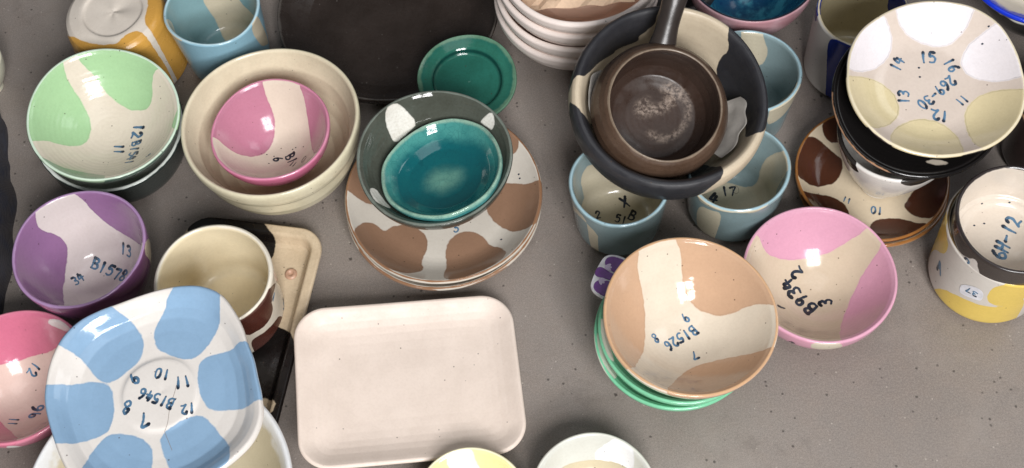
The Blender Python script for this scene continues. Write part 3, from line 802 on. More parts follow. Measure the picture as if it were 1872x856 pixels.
# ------------------------------------------------------------------ top left
k = 'inverted_cup'
R, H = R_(k), H_(k)
pf = [(0, H - .002), (R * .54, H - .002), (R * .58, H - .0016), (R * .60, H), (R * .66, H + .0002), (R * .72, H - .0004), (R * .86, H - .002), (R * .95, H - .006), (R * 1.0, H - .014)]
for u in np.linspace(.1, 1, 16):
    pf.append((R * (1.0 + .10 * u), (H - .014) * (1 - u) + .002 * u))
rim = len(pf)
pf += [(R * 1.10 - .002, 0.0), (R * 1.10 - .004, .002), (R * .98, H * .8), (R * .6, H * .9), (0, H * .9)]
PLACE[k][4] = 0.0
pot('upside_down_cup', k, (pf, rim), glaze('amber_white', (226, 216, 204), None, (212, 160, 76), None, rim=(204, 140, 40), rimw=.003, rough=.22, speck=.25),
    'amber and white cup turned upside down with its bare base showing', 'cup')

k = 'sky_cup'
pot('cup', k, prof_cup(R_(k), H_(k), R_(k) * .86, t=.0035), glaze('sky_glaze', (142, 178, 184), (150, 192, 210), (208, 196, 172), None, rim=(186, 216, 226), rimw=.0014, rough=.14),
    'light blue cup with a beige stripe beside the amber upside down cup', 'cup')

k = 'dark_bowl'
pot('bowl', k, prof_cup(R_(k), H_(k), R_(k) * .94, t=.0045, corner=.03), glaze('dark_green_glaze', (225, 228, 220), (44, 52, 50), rim=(214, 220, 214), rimw=.0016, rough=.12, speck=0),
    'dark green bowl with a white rim, under the pale mint bowl', 'bowl')
k = 'mint_bowl'
pot('bowl', k, prof_bowl(R_(k), H_(k), R_(k) * .45, t=.0042, p=1.8), glaze('mint_glaze', (228, 217, 200), (84, 104, 92), (168, 206, 158), (150, 172, 146), rim=(214, 234, 214), rimw=.0013, rough=.15, rings=1.1),  # outside colour darkened to paint the shaded gap above the lower bowl
    'pale mint green bowl with white stripes and blue figures, top of its pair', 'bowl')
k = 'cream_bowl'
R, H = R_(k), H_(k)
pf = [(0, .010), (R * .40, .0105), (R * .60, .016), (R * .73, .028), (R * .80, .042), (R * .835, .054), (R * .855, .062), (R * .875, .0655), (R * .905, .072), (R * .93, .078), (R * .945, .0825), (R * .958, .0845)]
rim = len(pf)
pf += [(R * .972, H), (R * .988, H - .0006), (R * .998, H - .003), (R, H - .007), (R * .992, H - .015), (R * .975, H - .021), (R * .962, H - .0225), (R * .955, H - .025), (R * .93, .045), (R * .87, .030), (R * .76, .016), (R * .62, .007), (R * .52, .004), (R * .50, 0), (R * .44, 0), (0, .003)]
pot('mixing_bowl', k, (pf, rim), glaze('cream_glaze', (229, 217, 190), (222, 214, 186), rough=.2, rings=.2, speck=.25, mottle=.16),
    'large cream bowl with a thick collared rim, holding a small pink bowl', 'bowl')
k = 'rose_bowl'
pot('bowl', k, prof_bowl(R_(k), H_(k), R_(k) * .42, t=.004, p=1.9), glaze('rose_glaze', (226, 210, 194), (192, 108, 138), (188, 124, 146), (226, 214, 198), rim=(216, 140, 168), rimw=.0014, rough=.14),
    'small pink and white bowl sitting inside the large cream bowl', 'bowl', ink=INKD)

# ------------------------------------------------------------------ top centre
k = 'charcoal_plate'
R, H = R_(k), H_(k)
pf = [(0, .006), (R * .66, .0062), (R * .74, .0075), (R * .82, .0130), (R * .90, .0190), (R * .955, .0225), (R * .975, .0245)]
rim = len(pf)
pf += [(R * .985, H), (R * .995, H - .001), (R, H - .004), (R * .985, H - .010), (R * .90, .010), (R * .78, .003), (R * .70, 0), (0, .001)]
pot('plate', k, (pf, rim), glaze('charcoal_glaze', (54, 46, 42), rough=.27, rings=.3, speck=.4, mottle=.4, speckc=(110, 105, 100), rim=(92, 87, 83), rimw=.0026),
    'large round charcoal plate at the back behind the cream bowl', 'plate', seg=192)
k = 'coaster'
R, H = R_(k), H_(k)
pf = [(0, .0055), (R * .55, .0055), (R * .63, .0058), (R * .67, .0075), (R * .70, .0105), (R * .74, .0122), (R * .86, .0140), (R * .95, .0155)]
rim = len(pf)
pf += [(R * .975, H), (R * .992, H - .0008), (R, H - .003), (R * .98, H - .007), (R * .80, .004), (R * .68, 0), (0, .001)]
pot('saucer', k, (pf, rim), glaze('green_glaze', (44, 112, 98), (30, 84, 74), None, rim=(104, 146, 122), rimw=.0034, rough=.09, rings=.3, speck=.1, mottle=.3, bands=((-R*.335, .0036, (14, 62, 58), .85), (-R*.20, .006, (54, 122, 104), .5))),
    'small dark green saucer leaning on the edge of the charcoal plate', 'saucer')

for kk, lab in (('spot_plate_low', 'lower of two brown spotted plates, only its rim showing'), ('spot_plate', 'cream plate with large brown spots under the grey bowl')):
    R, H = R_(kk), H_(kk)
    m = glaze('spotted_' + kk, (216, 209, 198), (206, 198, 186), (148, 116, 94), None, rim=(146, 108, 80), rimw=.0010, rough=.13, rings=.2, speck=.45)
    pot('plate', kk, prof_plate(R, H, wellr=.72, t=.005, floor=.007, dish=.9, F=.55), m, lab, 'plate', 'brown spotted plates', seg=192)
k = 'grey_bowl'
pot('bowl', k, prof_bowl(R_(k), H_(k), R_(k) * .42, t=.0045, p=2.0), glaze('grey_green_glaze', (82, 86, 78), (70, 75, 70), (232, 230, 222), None, rim=(120, 128, 120), rimw=.0014, rough=.07, rings=.9, mottle=.35, speck=.1),
    'grey green bowl with white patches standing on the spotted plates', 'bowl')


def teal_material():
    t = NT('teal_crackle')
    rimd = t.attr('rimd')
    n = t.noise(70, 5, 0.6)
    n2 = t.noise(26, 4)
    d = t.math('ADD', rimd, t.math('MULTIPLY', t.math('SUBTRACT', n2, 0.5), 0.026))
    col = t.mix(t.ramp(d, -0.062, -0.040), lin((100, 150, 136)), lin((14, 92, 98)))
    col = t.mix(t.ramp(d, -0.022, -0.008), col, lin((72, 144, 138)))
    col = t.mix(t.ramp(t.math('ADD', rimd, t.math('MULTIPLY', t.math('SUBTRACT', n, 0.5), 0.006)), -0.0045, -0.001), col, lin((150, 184, 164)))
    col = t.mix(t.ramp(rimd, 0.001, 0.006), col, lin((72, 148, 148)))
    col = t.mix(t.ramp(n, 0.4, 0.7, 0, 0.35), col, lin((20, 98, 100)))
    v = t.n('ShaderNodeTexVoronoi', feature='DISTANCE_TO_EDGE')
    v.inputs['Scale'].default_value = 190
    t.link(t.coord(), v.inputs['Vector'])
    col = t.mix(t.ramp(v.outputs['Distance'], 0.05, 0.0, 0, 0.28), col, lin((8, 60, 72)))
    t.link(col, t.p.inputs['Base Color'])
    t.p.inputs['Roughness'].default_value = 0.06
    t.p.inputs['Coat Weight'].default_value = 0.6
    t.p.inputs['Coat Roughness'].default_value = 0.03
    b = t.n('ShaderNodeBump')
    b.inputs['Strength'].default_value = 0.3
    b.inputs['Distance'].default_value = 1.0
    t.link(t.math('MULTIPLY', n, 0.0012), b.inputs['Height'])
    t.link(b.outputs[0], t.p.inputs['Normal'])
    return t.m


k = 'teal_dish'
R, H = R_(k), H_(k)
pf = [(0, .008), (R * .35, .0086), (R * .6, .0115), (R * .76, .0165), (R * .86, .022), (R * .915, .0265), (R * .94, .0288)]
rim = len(pf)
pf += [(R * .965, H), (R * .988, H - .001), (R, H - .0035), (R * .985, H - .008), (R * .9, .014), (R * .75, .006), (R * .58, .001), (R * .5, 0), (0, .001)]
pot('dish', k, (pf, rim), teal_material(), 'glossy crackled turquoise dish lying in the grey green bowl', 'dish', contour='teal_dish', wob=(.008, .0011))

# bisque stack at the back
R, H, bx, by, bz, _, _ = PLACE['bisque0']
names = ['lowest of four stacked unglazed pale pink bowls at the back', 'second from the bottom of four stacked unglazed pink bowls',
         'third from the bottom of four stacked unglazed pink bowls', 'topmost unglazed pink bowl of the stack, with paper inside']
RAW = glaze('raw_bisque', (228, 196, 176), (238, 224, 217), rough=.6, rings=.8, speck=.05, mottle=.06, rim=(240, 226, 218), rimw=.003)
for i in range(4):
    kk = 'bisque%d' % i
    PLACE[kk] = [R - .0006 * i, H, bx + .0015 * i, by - .001 * i, bz + .0215 * i, .012 * (i % 2), -.015 + .01 * i]
    pf = [(0, .009), (R * .3, .0095), (R * .52, .014), (R * .70, .024), (R * .82, .036), (R * .895, .049), (R * .925, .057), (R * .933, .0605)]
    rim = len(pf)
    pf += [(R * .95, H), (R * .975, H - .0004), (R * .995, H - .0018), (R, H - .004), (R * .992, H - .011), (R * .965, H - .0165), (R * .90, .034), (R * .78, .021), (R * .6, .009), (R * .5, .004), (R * .48, 0), (0, .002)]
    pot('bowl', kk, (pf, rim), RAW, names[i], 'bowl', 'stacked unglazed pink bowls')


def sheet(name, mat, pts, z, label, cat, crumple=.004, n=14, seed=0, thick=.0004, bow=0.0, ragged=0.0):
    """a crumpled sheet: corner points (x, y) of a quad, creased in height"""
    V, F = [], []
    P = [np.array(p, float) for p in pts]
    for s in (0, 1):
        for i in range(n + 1):
            for j in range(n + 1):
                u, v = i / n, j / n
                p = (P[0] * (1 - u) + P[1] * u) * (1 - v) + (P[3] * (1 - u) + P[2] * u) * v
                q = Vector((p[0] * 26 + seed * 7.1, p[1] * 26, seed * 3.3))
                h = 1 - 2 * abs(noise.noise(q)) + .5 * (1 - 2 * abs(noise.noise(q * 2.3))) + .2 * noise.noise(q * 5)
                zz = p[2] if len(p) > 2 else z
                p = p.copy()
                p[0] += ragged * noise.noise(q * 1.7 + Vector((9, 1, 4)))
                p[1] += ragged * noise.noise(q * 1.9 + Vector((2, 7, 5)))
                V.append((p[0], p[1], zz + crumple * h + bow * (4 * u * (1 - u)) - s * thick))
    N = (n + 1) ** 2
    for i in range(n):
        for j in range(n):
            a = i * (n + 1) + j
            F.append((a, a + n + 1, a + n + 2, a + 1))
            F.append((N + a, N + a + 1, N + a + n + 2, N + a + n + 1))
    per = [i * (n + 1) for i in range(n + 1)] + [n * (n + 1) + j for j in range(1, n + 1)] + [i * (n + 1) + n for i in range(n - 1, -1, -1)] + [j for j in range(n - 1, 0, -1)]
    for a, b in zip(per, per[1:] + per[:1]):
        F.append((a, b, N + b, N + a))
    o = mesh_obj(name, V, F, mat, smooth=False)
    tagit(o, label, cat)
    return o


KRAFT = plain('kraft_paper', (214, 184, 156), .75, .0002, 300, .15)
WPAPER = plain('white_paper', (226, 226, 232), .7, .0002, 300, .10)
GPAPER = plain('tissue_paper', (152, 147, 141), .65, .0002, 300, .15)
zt = bz + .0215 * 3 + H
sheet('paper_sheet', KRAFT, [(bx - .058, by - .052, zt - .020), (bx + .052, by - .058, zt - .018), (bx + .060, by + .045, zt - .012), (bx - .055, by + .05, zt - .018)], 0,
      'crumpled tan paper lining the topmost unglazed pink bowl', 'paper', crumple=.006, seed=1)
sheet('paper_slip', WPAPER, [(bx - .083, by - .028, zt - .004), (bx - .058, by - .050, zt + .004), (bx - .035, by - .012, zt + .012), (bx - .060, by + .012, zt + .004)], 0,
      'small white paper slip over the rim of the topmost unglazed bowl', 'paper', crumple=.0012, n=6, seed=2)
sheet('paper_sheet', plain('kraft_paper_pale', (222, 200, 180), .75, .0002, 300, .12), [(bx + .014, by - .010, zt - .004), (bx + .034, by - .045, zt - .008), (bx + .068, by - .010, zt - .002), (bx + .04, by + .03, zt + .006)], 0,
      'pale torn paper corner on the tan paper in the topmost bowl', 'paper', crumple=.002, n=8, seed=3)

# ------------------------------------------------------------------ blue cups, black bowl and pan
blue = lambda nm: glaze(nm, (136, 157, 161), (130, 151, 155), (198, 190, 168), None, rim=(160, 190, 200), rimw=.0015, rough=.14, rings=.3, mottle=.15)
for k, lab in (('cup_a', 'grey blue cup with beige stripe at the left under the black bowl'), ('cup_b', 'grey blue cup right of the black bowl, above the pink bowl'),
               ('cup_c', 'grey blue cup furthest back, half hidden behind the black bowl')):
    pot('cup', k, prof_cup(R_(k), H_(k), R_(k) * .84, t=.004, corner=.016), blue('blue_' + k), lab, 'cup', 'grey blue cups under the black bowl', ink=INKD)

k = 'black_bowl'
R, H = R_(k), H_(k)
pf = [(0, .010), (R * .40, .0105), (R * .58, .017), (R * .71, .032), (R * .785, .050), (R * .825, .064), (R * .85, .073), (R * .875, .0795), (R * .90, .0835)]
rim = len(pf)
pf += [(R * .925, H), (R * .952, H - .0008), (R * .98, H - .004), (R * .997, H - .011), (R, H - .019), (R * .985, H - .029), (R * .94, .042), (R * .86, .027), (R * .75, .014), (R * .60, .005), (R * .52, .003), (R * .5, 0), (0, .001)]
pot('bowl', k, (pf, rim), glaze('black_slip', (206, 191, 167), (206, 191, 167), (44, 44, 48), None, rough=.42, rings=.3, mottle=.16, speck=.1),
    'large matt black and cream bowl resting on the grey blue cups', 'bowl', seg=192, wob=(.006, .0022))

k = 'pan'
R, H = R_(k), H_(k)
root = bpy.data.objects.new('saucepan', None)
scene.collection.objects.link(root)
place(root, k)
tagit(root, 'small brown stoneware saucepan with a long handle in the black bowl', 'saucepan')
PANM = glaze('brown_stoneware', (62, 47, 40), (88, 69, 56), (158, 142, 130), None, rim=(132, 116, 100), rimw=.0016, rough=.34, rings=.5, mottle=.4, speck=.8, edge=0, speckc=(40, 28, 22), soft=.0045)
pf = [(0, .007), (R * .50, .0072), (R * .74, .010), (R * .87, .018), (R * .93, .030), (R * .945, .042), (R * .94, .050), (R * .945, .0535)]
rim = len(pf)
pf += [(R * .965, H), (R * .985, H - .0008), (R * 1.04, H - .0030), (R * 1.11, H - .0085), (R * 1.17, H - .017), (R * 1.19, H - .027), (R * 1.14, .016), (R * 1.0, .005), (R * .8, 0), (0, .001)]
sh = Lathe('pan', pf, rim, 144, None, (.004, .0005))
sh.build('pan_body', PANM, root)
letter(root, k)


def sweep(name, path, radii, mat, parent=None, n=20, flat=1.0):
    path = catmull(path, 8)
    rad = catmull([(r, f) for r, f in radii], 8)
    V, F = [], []
    for i, p in enumerate(path):
        t = Vector(path[min(i + 1, len(path) - 1)] - path[max(i - 1, 0)]).normalized()
        sx = t.cross(Vector((0, 0, 1))).normalized()
        sz = sx.cross(t)
        for j in range(n):
            a = 2 * math.pi * j / n
            V.append(tuple(Vector(p) + sx * (math.cos(a) * rad[i][0]) + sz * (math.sin(a) * rad[i][1])))
    m = len(path)
    for i in range(m - 1):
        for j in range(n):
            F.append((i * n + j, i * n + (j + 1) % n, (i + 1) * n + (j + 1) % n, (i + 1) * n + j))
    F.append(tuple(range(n))[::-1])
    F.append(tuple((m - 1) * n + j for j in range(n)))
    return mesh_obj(name, V, F, mat, parent)


HM = plain('handle_stoneware', (50, 44, 41), .30, .0003, 160, .35)
sweep('handle', [(.004, R * 1.02, .036), (.006, R * 1.16, .040), (.009, R * 1.42, .049), (.014, R * 1.8, .061), (.022, R * 2.25, .070), (.028, R * 2.6, .073)],
      [(.0145, .011), (.0125, .0095), (.0105, .0085), (.0115, .0088), (.0130, .0092), (.011, .008)], HM, root)

# paper tucked between pan and bowl
def wall_paper(t0, t1, z0, z1, label, seed):
    """torn tissue standing against the inner wall of the black bowl"""
    sh = REG['black_bowl']
    M = sh.obj.matrix_world
    nu, nv = 30, 12
    top = int(np.searchsorted(sh.S, sh.rim_s))
    zi, ri = sh.Z[:top], sh.Rr[:top]
    V, F = [], []
    for side in (0, 1):
        for i in range(nu + 1):
            u = i / nu
            th = math.radians(t0 + (t1 - t0) * u)
            tear = noise.noise(Vector((u * 4, seed, 1.3))) * .006
            for j in range(nv + 1):
                v = j / nv
                z = z0 + (z1 + tear - .014 * (2 * u - 1) ** 2 - z0) * v
                r = np.interp(z, zi, ri) - .003 - .013 * (1 - v) - .0035 * (noise.noise(Vector((u * 4, v * 1.8, seed))) + .5) - .0004 * side
                V.append(tuple(M @ Vector((r * math.cos(th), r * math.sin(th), z))))
    N = (nu + 1) * (nv + 1)
    for i in range(nu):
        for j in range(nv):
            a = i * (nv + 1) + j
            F += [(a, a + nv + 1, a + nv + 2, a + 1), (N + a, N + a + 1, N + a + nv + 2, N + a + nv + 1)]
    for i in range(nu):
        a = i * (nv + 1) + nv
        F.append((a, a + nv + 1, N + a + nv + 1, N + a))
    tagit(mesh_obj('tissue_paper', V, F, GPAPER), label, 'paper')


bpy.context.view_layer.update()
wall_paper(146, 198, .050, .076, 'grey tissue paper tucked at the left of the saucepan', 2.0)
wall_paper(-50, 4, .046, .071, 'grey tissue paper tucked at the right of the saucepan', 7.0)

pot('bowl', 'slate_bowl', prof_bowl(R_('slate_bowl'), H_('slate_bowl'), .035, t=.006), glaze('slate_glaze', (58, 56, 56), rough=.4, speck=.2), 'dark grey bowl behind the black bowl, mostly hidden', 'bowl')

# ------------------------------------------------------------------ top right
def swirl_material():
    t = NT('teal_navy_swirl')
    n = t.noise(28, 4, .6)
    n2 = t.noise(90, 4, .6)
    rimd = t.attr('rimd')
    col = t.mix(t.ramp(n, .42, .58), lin((20, 70, 104)), lin((64, 138, 158)))
    col = t.mix(t.ramp(n2, .5, .7, 0, .6), col, lin((16, 34, 84)))
    col = t.mix(t.ramp(rimd, -.0026, -.0016), col, lin((34, 36, 48)))
    outc = t.mix(t.ramp(n, .35, .65), lin((186, 138, 146)), lin((204, 168, 176)))
    col = t.mix(t.ramp(rimd, .0004, .0012), col, outc)
    t.link(col, t.p.inputs['Base Color'])
    t.p.inputs['Roughness'].default_value = .2
    return t.m


k = 'berry_bowl'
pot('bowl', k, prof_bowl(R_(k), H_(k), R_(k) * .42, t=.0045, p=1.9), swirl_material(), 'mauve bowl with a teal and navy inside at the back', 'bowl')
k = 'navy_cup'
pot('cup', k, prof_cup(R_(k), H_(k), R_(k) * .98, t=.0038), glaze('navy_white', (206, 194, 160), (224, 220, 214), (30, 50, 140), (206, 194, 160), rim=(222, 210, 184), rimw=.001, rough=.15), 'white cup with navy blue patches behind the big white plate', 'cup')

for kk, lab in (('brown_plate_low', 'lower of two dark brown spotted plates, mostly hidden'), ('brown_plate', 'cream plate with dark brown spots under the conical bowl')):
    m = glaze('brown_' + kk, (214, 198, 172), (160, 120, 84), (74, 42, 28), None, rim=(150, 100, 52), rimw=.0015, rough=.12, speck=.2)
    pot('plate', kk, prof_plate(R_(kk), H_(kk), wellr=.70, t=.0045, floor=.006, dish=.8, F=.55), m, lab, 'plate', 'dark brown spotted plates')
k = 'cone_bowl'
pot('bowl', k, prof_bowl(R_(k), H_(k), R_(k) * .34, t=.004, p=1.45, foot=.003), glaze('white_black_spots', (228, 225, 220), None, (42, 38, 36), None, rough=.14, speck=.1),
    'white conical bowl with black spots standing on the brown plates', 'bowl')
k = 'ink_bowl'
pot('bowl', k, prof_bowl(R_(k), H_(k), R_(k) * .6, t=.005, p=1.6, foot=.003, floor=.008), glaze('black_gloss', (26, 24, 24), (22, 20, 20), (178, 138, 108), (214, 202, 186), rough=.10, rings=.5, speck=0),
    'glossy black and tan bowl directly under the big white plate', 'bowl')
k = 'white_plate'
R, H = R_(k), H_(k)
pot('plate', k, prof_plate(R, H, wellr=.55, t=.004, floor=.006, dish=.9, F=.5), glaze('white_ochre', (212, 198, 187), (40, 36, 34), (226, 220, 223), (209, 195, 157), rim=(224, 212, 184), rimw=.0012, rough=.14, speck=.4, edge=1.4, rings=.2),
    'white plate with pale yellow ovals and numbers, top of its stack', 'plate', contour='white_plate', wob=(.004, .0007))

k = 'yellow_cup'
pot('cup', k, prof_cup(R_(k), H_(k), R_(k) * .92, t=.004, corner=.014), glaze('yellow_white', (216, 206, 188), (216, 210, 202), (226, 196, 96), None, rim=(120, 96, 60), rimw=.001, rough=.16, speck=.3),
    'white and yellow cup at the right edge with another cup inside it', 'cup')
k = 'dark_cup'
pot('cup', k, prof_cup(R_(k), H_(k), R_(k) * .86, t=.004, floor=.052), glaze('dark_white', (214, 203, 190), (58, 50, 46), (212, 206, 200), None, rim=(52, 46, 46), rimw=.0022, rough=.15, speck=.5),
    'dark rimmed cup with large figures inside, nested in the yellow cup', 'cup')

# ------------------------------------------------------------------ middle right
gm = lambda nm: glaze(nm, (122, 192, 154), (124, 194, 156), (222, 222, 208), None, rim=(128, 204, 164), rimw=.0012, rough=.13, rings=.4, speck=.1)
pot('bowl', 'green_low', prof_bowl(R_('green_low'), H_('green_low'), .032, t=.0042, p=1.8), gm('mint_low'), 'lowest bright green bowl under the tan bowl', 'bowl', 'bright green bowls')
pot('bowl', 'green_mid', prof_bowl(R_('green_mid'), H_('green_mid'), .032, t=.0042, p=1.8), gm('mint_mid'), 'bright green bowl directly under the tan and white bowl', 'bowl', 'bright green bowls')
k = 'tan_bowl'
pot('bowl', k, prof_bowl(R_(k), H_(k), R_(k) * .46, t=.0042, p=1.8), glaze('tan_glaze', (219, 207, 189), (226, 214, 198), (192, 158, 130), None, rim=(206, 166, 128), rimw=.0012, rough=.075, rings=.35, speck=.25),
    'tan and white bowl with blue figures, top of the green stack', 'bowl')
k = 'pink_bowl'
pot('bowl', k, prof_bowl(R_(k), H_(k), R_(k) * .58, t=.0042, p=2.3), glaze('pink_glaze', (204, 187, 165), (216, 156, 178), (206, 152, 174), (212, 202, 182), rim=(222, 166, 188), rimw=.0013, rough=.14, rings=.4, speck=.35),
    'pink and beige bowl with black figures, right of the tan bowl', 'bowl', ink=INKD)

# flower tag: white backing with purple petals
tg = bpy.data.objects.new('flower_tag', None)
scene.collection.objects.link(tg)
tg.matrix_world = Matrix.Translation((.0885, .5225, .060)) @ Matrix.Rotation(math.radians(-32), 4, 'Z') @ Matrix.Rotation(math.radians(10), 4, 'X') @ Matrix.Scale(1.0, 4)
tagit(tg, 'purple and white flower tag between the tan bowl and blue cup', 'tag')


def slab(name, outline, z0, z1, mat, parent):
    P = chaikin(np.array(outline, float), 3)
    n = len(P)
    V = [(p[0], p[1], z0) for p in P] + [(p[0] * .97, p[1] * .97, z1) for p in P]
    F = [tuple(range(n))[::-1], tuple(range(n, 2 * n))] + [(i, (i + 1) % n, n + (i + 1) % n, n + i) for i in range(n)]
    return mesh_obj(name, V, F, mat, parent, smooth=False)


slab('backing', [(-.016, -.022), (.016, -.022), (.020, .0), (.016, .022), (-.016, .022), (-.0185, .0)], 0, .0022, plain('tag_white', (226, 224, 228), .35), tg)
PUR = plain('petal_purple', (112, 62, 140), .3, .0002, 220, .3)
for nm, ol in (('petal', [(-.0125, -.0195), (.011, -.0195), (.016, -.006), (.004, -.0035), (-.0145, -.0075)]), ('petal', [(-.0145, .0075), (.004, .0035), (.016, .006), (.012, .0195), (-.0125, .0195)]), ('petal', [(-.0178, -.0062), (-.004, -.003), (.016, -.004), (.016, .004), (-.004, .003), (-.0178, .0062)])):
    slab(nm, ol, .0023, .0030, PUR, tg)
LIL = plain('petal_lilac', (214, 196, 226), .35)
for s in (-1, 1):
    for a in (-.5, 0, .5):
        c, sn = math.cos(a + .4 * s), math.sin(a + .4 * s)
        ol = [(-.011 + x * c - y * sn, s * .006 + x * sn + y * c) for x, y in ((0, -.0012), (.004, -.0016), (.007, 0), (.004, .0016), (0, .0012))]
        slab('flower_mark', ol, .0031, .0034 + .0001 * a, LIL, tg)

# ------------------------------------------------------------------ left and bottom
k = 'purple_cup'
pot('bowl', k, prof_bowl(R_(k), H_(k), R_(k) * .62, t=.0045, p=2.0, inner=3.4), glaze('purple_glaze', (216, 205, 203), (122, 80, 116), (142, 104, 144), (196, 182, 160), rim=(176, 142, 184), rimw=.0015, rough=.12, rings=.5, speck=.15),  # outside purple and its white stripe carry shade in their colours
    'deep purple and white bowl with blue figures at the left', 'bowl')
k = 'coral_bowl'
pot('bowl', k, prof_bowl(R_(k), H_(k), R_(k) * .45, t=.0045, p=1.9), glaze('coral_glaze', (222, 196, 186), (214, 134, 156), (204, 114, 140), (236, 228, 226), rim=(220, 134, 156), rimw=.0015, rough=.12, rings=.3, speck=.15),
    'hot pink and blush bowl cut off at the left edge', 'bowl')
k = 'big_bowl'
pot('bowl', k, prof_bowl(R_(k), H_(k), R_(k) * .5, t=.0058, p=2.2, inner=3.5), glaze('pale_grey_glaze', (196, 186, 160), (206, 204, 198), None, rim=(226, 228, 230), rimw=.018, rough=.16, speck=.2),
    'large off white bowl under the blue spotted plate', 'bowl', seg=192)
k = 'cream_mug'
pot('mug', k, prof_cup(R_(k), H_(k), R_(k) * .92, t=.0045, corner=.012), glaze('cream_mug_glaze', (236, 222, 190), (228, 218, 202), (78, 42, 34), None, rim=(236, 228, 212), rimw=.002, rough=.15, speck=.15),
    'cream mug with maroon patches outside standing on the black tray', 'mug')

k = 'blue_plate'
R, H = R_(k), H_(k)
pf = [(0, .0085), (R * .30, .0085), (R * .335, .0084), (R * .355, .0074), (R * .375, .0068), (R * .40, .0068), (R * .62, .0078), (R * .74, .0095), (R * .82, .0130), (R * .875, .0180), (R * .92, .0215), (R * .955, .0232)]
rim = len(pf)
pf += [(R * .975, H), (R * .99, H - .001), (R, H - .0035), (R * .985, H - .008), (R * .9, .010), (R * .78, .0035), (R * .66, 0), (R * .6, 0), (0, .002)]
o = pot('plate', k, (pf, rim), glaze('blue_spot_glaze', (228, 222, 216), (222, 216, 210), (138, 169, 198), None, rough=.10, rings=.1, speck=.15, edge=.3, mottle=.07),
        'white rounded square plate with six blue spots and painted figures', 'plate', contour='blue_plate', seg=200, wob=(.002, .0012))

CRACK = PAINT.get('blue_plate', {}).get('crack')
if CRACK:
    P = catmull(np.array(CRACK) / 1e4, 6)
    T = np.gradient(P, axis=0)
    N = np.stack([-T[:, 1], T[:, 0]], -1)
    N /= np.linalg.norm(N, axis=1, keepdims=True)
    L1, L2 = REG['blue_plate'].at(P + N * .00018, .0002), REG['blue_plate'].at(P - N * .00018, .0002)
    V = [v for ab in zip(L1, L2) for v in ab]
    mesh_obj('glaze_crack', V, [(2 * i, 2 * i + 1, 2 * i + 3, 2 * i + 2) for i in range(len(P) - 1)], plain('crack_stain', (132, 118, 108), .5), o)

k = 'yellow_bowl'
pot('bowl', k, prof_bowl(R_(k), H_(k), R_(k) * .45, t=.0042), glaze('lemon_glaze', (238, 228, 168), (230, 220, 160), (240, 236, 224), None, rough=.14, rim=(240, 234, 200)), 'pale yellow and white bowl at the bottom edge below the pink plate', 'bowl')
k = 'pale_bowl'
pot('bowl', k, prof_bowl(R_(k), H_(k), R_(k) * .5, t=.0048, p=2.3, inner=4), glaze('pale_celadon', (210, 210, 202), (206, 206, 196), (232, 232, 234), (196, 184, 156), rough=.16, speck=.5, rim=(222, 222, 212)), 'deep off white bowl at the bottom edge near the middle', 'bowl')

k = 'sliver_bowl'
pot('bowl', k, prof_bowl(R_(k), H_(k), R_(k) * .45, t=.004), glaze('sliver_glaze', (214, 212, 192), rough=.2), 'pale bowl just peeking in at the upper left edge', 'bowl')


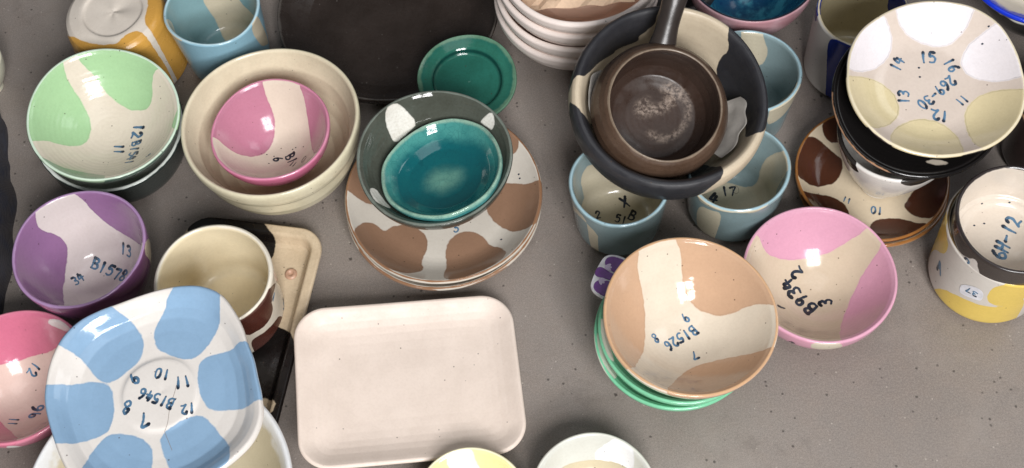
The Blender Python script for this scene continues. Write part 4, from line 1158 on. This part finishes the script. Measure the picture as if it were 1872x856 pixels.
# dark crumpled bag at the left edge
def bag():
    V, F = [], []
    n, m = 160, 80
    for i in range(m + 1):
        v = i / m
        for j in range(n):
            a = 2 * math.pi * j / n
            el = (1 - v) * math.pi / 2
            r = math.cos(el) if i else 0.0
            base = Vector((math.cos(a) * r, math.sin(a) * r, math.sin(el)))
            warp = noise.noise(base * 1.6 + Vector((5, 2, 1))) * 1.2
            q = Vector((base.x * 1.3 + warp, base.y * 3.4 + base.z * 1.6, base.z * 1.1 + warp))
            fold = 0
            for s, w in ((1, .6), (2.2, .34)):
                h = abs(noise.noise(q * s + Vector((1.7, .4, 8))))
                fold += w * (1 - min(1, h * 2.2) ** .8)
            k_ = .92 + .06 * fold
            V.append((base.x * .12 * k_, base.y * .26 * k_, max(base.z * .17 * k_, 0.0)))
    for i in range(m):
        for j in range(n):
            F.append((i * n + j, (i + 1) * n + j, (i + 1) * n + (j + 1) % n, i * n + (j + 1) % n))
    t = NT('dark_cloth')
    n1 = t.noise(26, 4)
    w = t.n('ShaderNodeTexWave')
    w.inputs['Scale'].default_value = 420
    w.inputs['Distortion'].default_value = 2
    t.link(t.coord(), w.inputs['Vector'])
    col = t.mix(t.ramp(n1, .4, .65), lin((50, 56, 72)), lin((66, 64, 68)))
    col = t.mix(t.ramp(w.outputs['Fac'], .4, .9, 0, .3), col, lin((20, 20, 25)))
    t.link(col, t.p.inputs['Base Color'])
    t.p.inputs['Roughness'].default_value = .42
    b = t.n('ShaderNodeBump')
    b.inputs['Strength'].default_value = .4
    b.inputs['Distance'].default_value = 1.0
    t.link(t.math('MULTIPLY', w.outputs['Fac'], .0004), b.inputs['Height'])
    t.link(b.outputs[0], t.p.inputs['Normal'])
    o = mesh_obj('cloth_bag', V, F, t.m)
    o.matrix_world = Matrix.Translation((-.616, .680, 0)) @ Matrix.Rotation(math.radians(4), 4, 'Z')
    tagit(o, 'dark folded cloth bag at the left edge of the floor', 'bag')


bag()

# top right corner: cobalt plate over dark dishes, and a dark cup by the right edge
pot('plate', 'cobalt_plate', prof_plate(R_('cobalt_plate'), .02, wellr=.7, t=.005), glaze('cobalt_glaze', (216, 206, 190), (22, 44, 176), (216, 206, 190), None, rim=(26, 56, 206), rimw=.010, rough=.12, speck=0), 'cobalt blue rimmed plate in the upper right corner', 'plate')
pot('bowl', 'shadow_bowl', prof_bowl(R_('shadow_bowl'), .06, .036, t=.005), glaze('dark_striped', (46, 44, 42), (40, 38, 36), rim=(206, 204, 196), rimw=.003, rough=.15, speck=0), 'black bowl with a white rim at the right edge under the cobalt plate', 'bowl')
PLACE['edge_cup'] = [.045, .085, .535, .640, 0, 0, 0]
pot('cup', 'edge_cup', prof_cup(.045, .085, .04), glaze('edge_brown', (60, 46, 42), (52, 40, 38), rim=(150, 120, 90), rimw=.0012, rough=.15), 'dark brown cup at the right edge below the white plate', 'cup')

# white price sticker on the yellow cup
STK = PAINT.get('yellow_cup', {}).get('sticker')
if STK:
    sh = REG['yellow_cup']
    P = chaikin(np.array(STK) / 1e4, 2)
    n = len(P)
    V = list(sh.at(P, .0004)) + list(sh.at(P.mean(0)[None], .0007))
    st = mesh_obj('sticker', V, [(i, (i + 1) % n, n) for i in range(n)], plain('sticker_paper', (226, 226, 232), .5), sh.obj)
    c = P.mean(0)
    write(st, 'yellow_cup', '37', c, (c[1], -c[0]), .008, lift=.0011, name='sticker_figure')
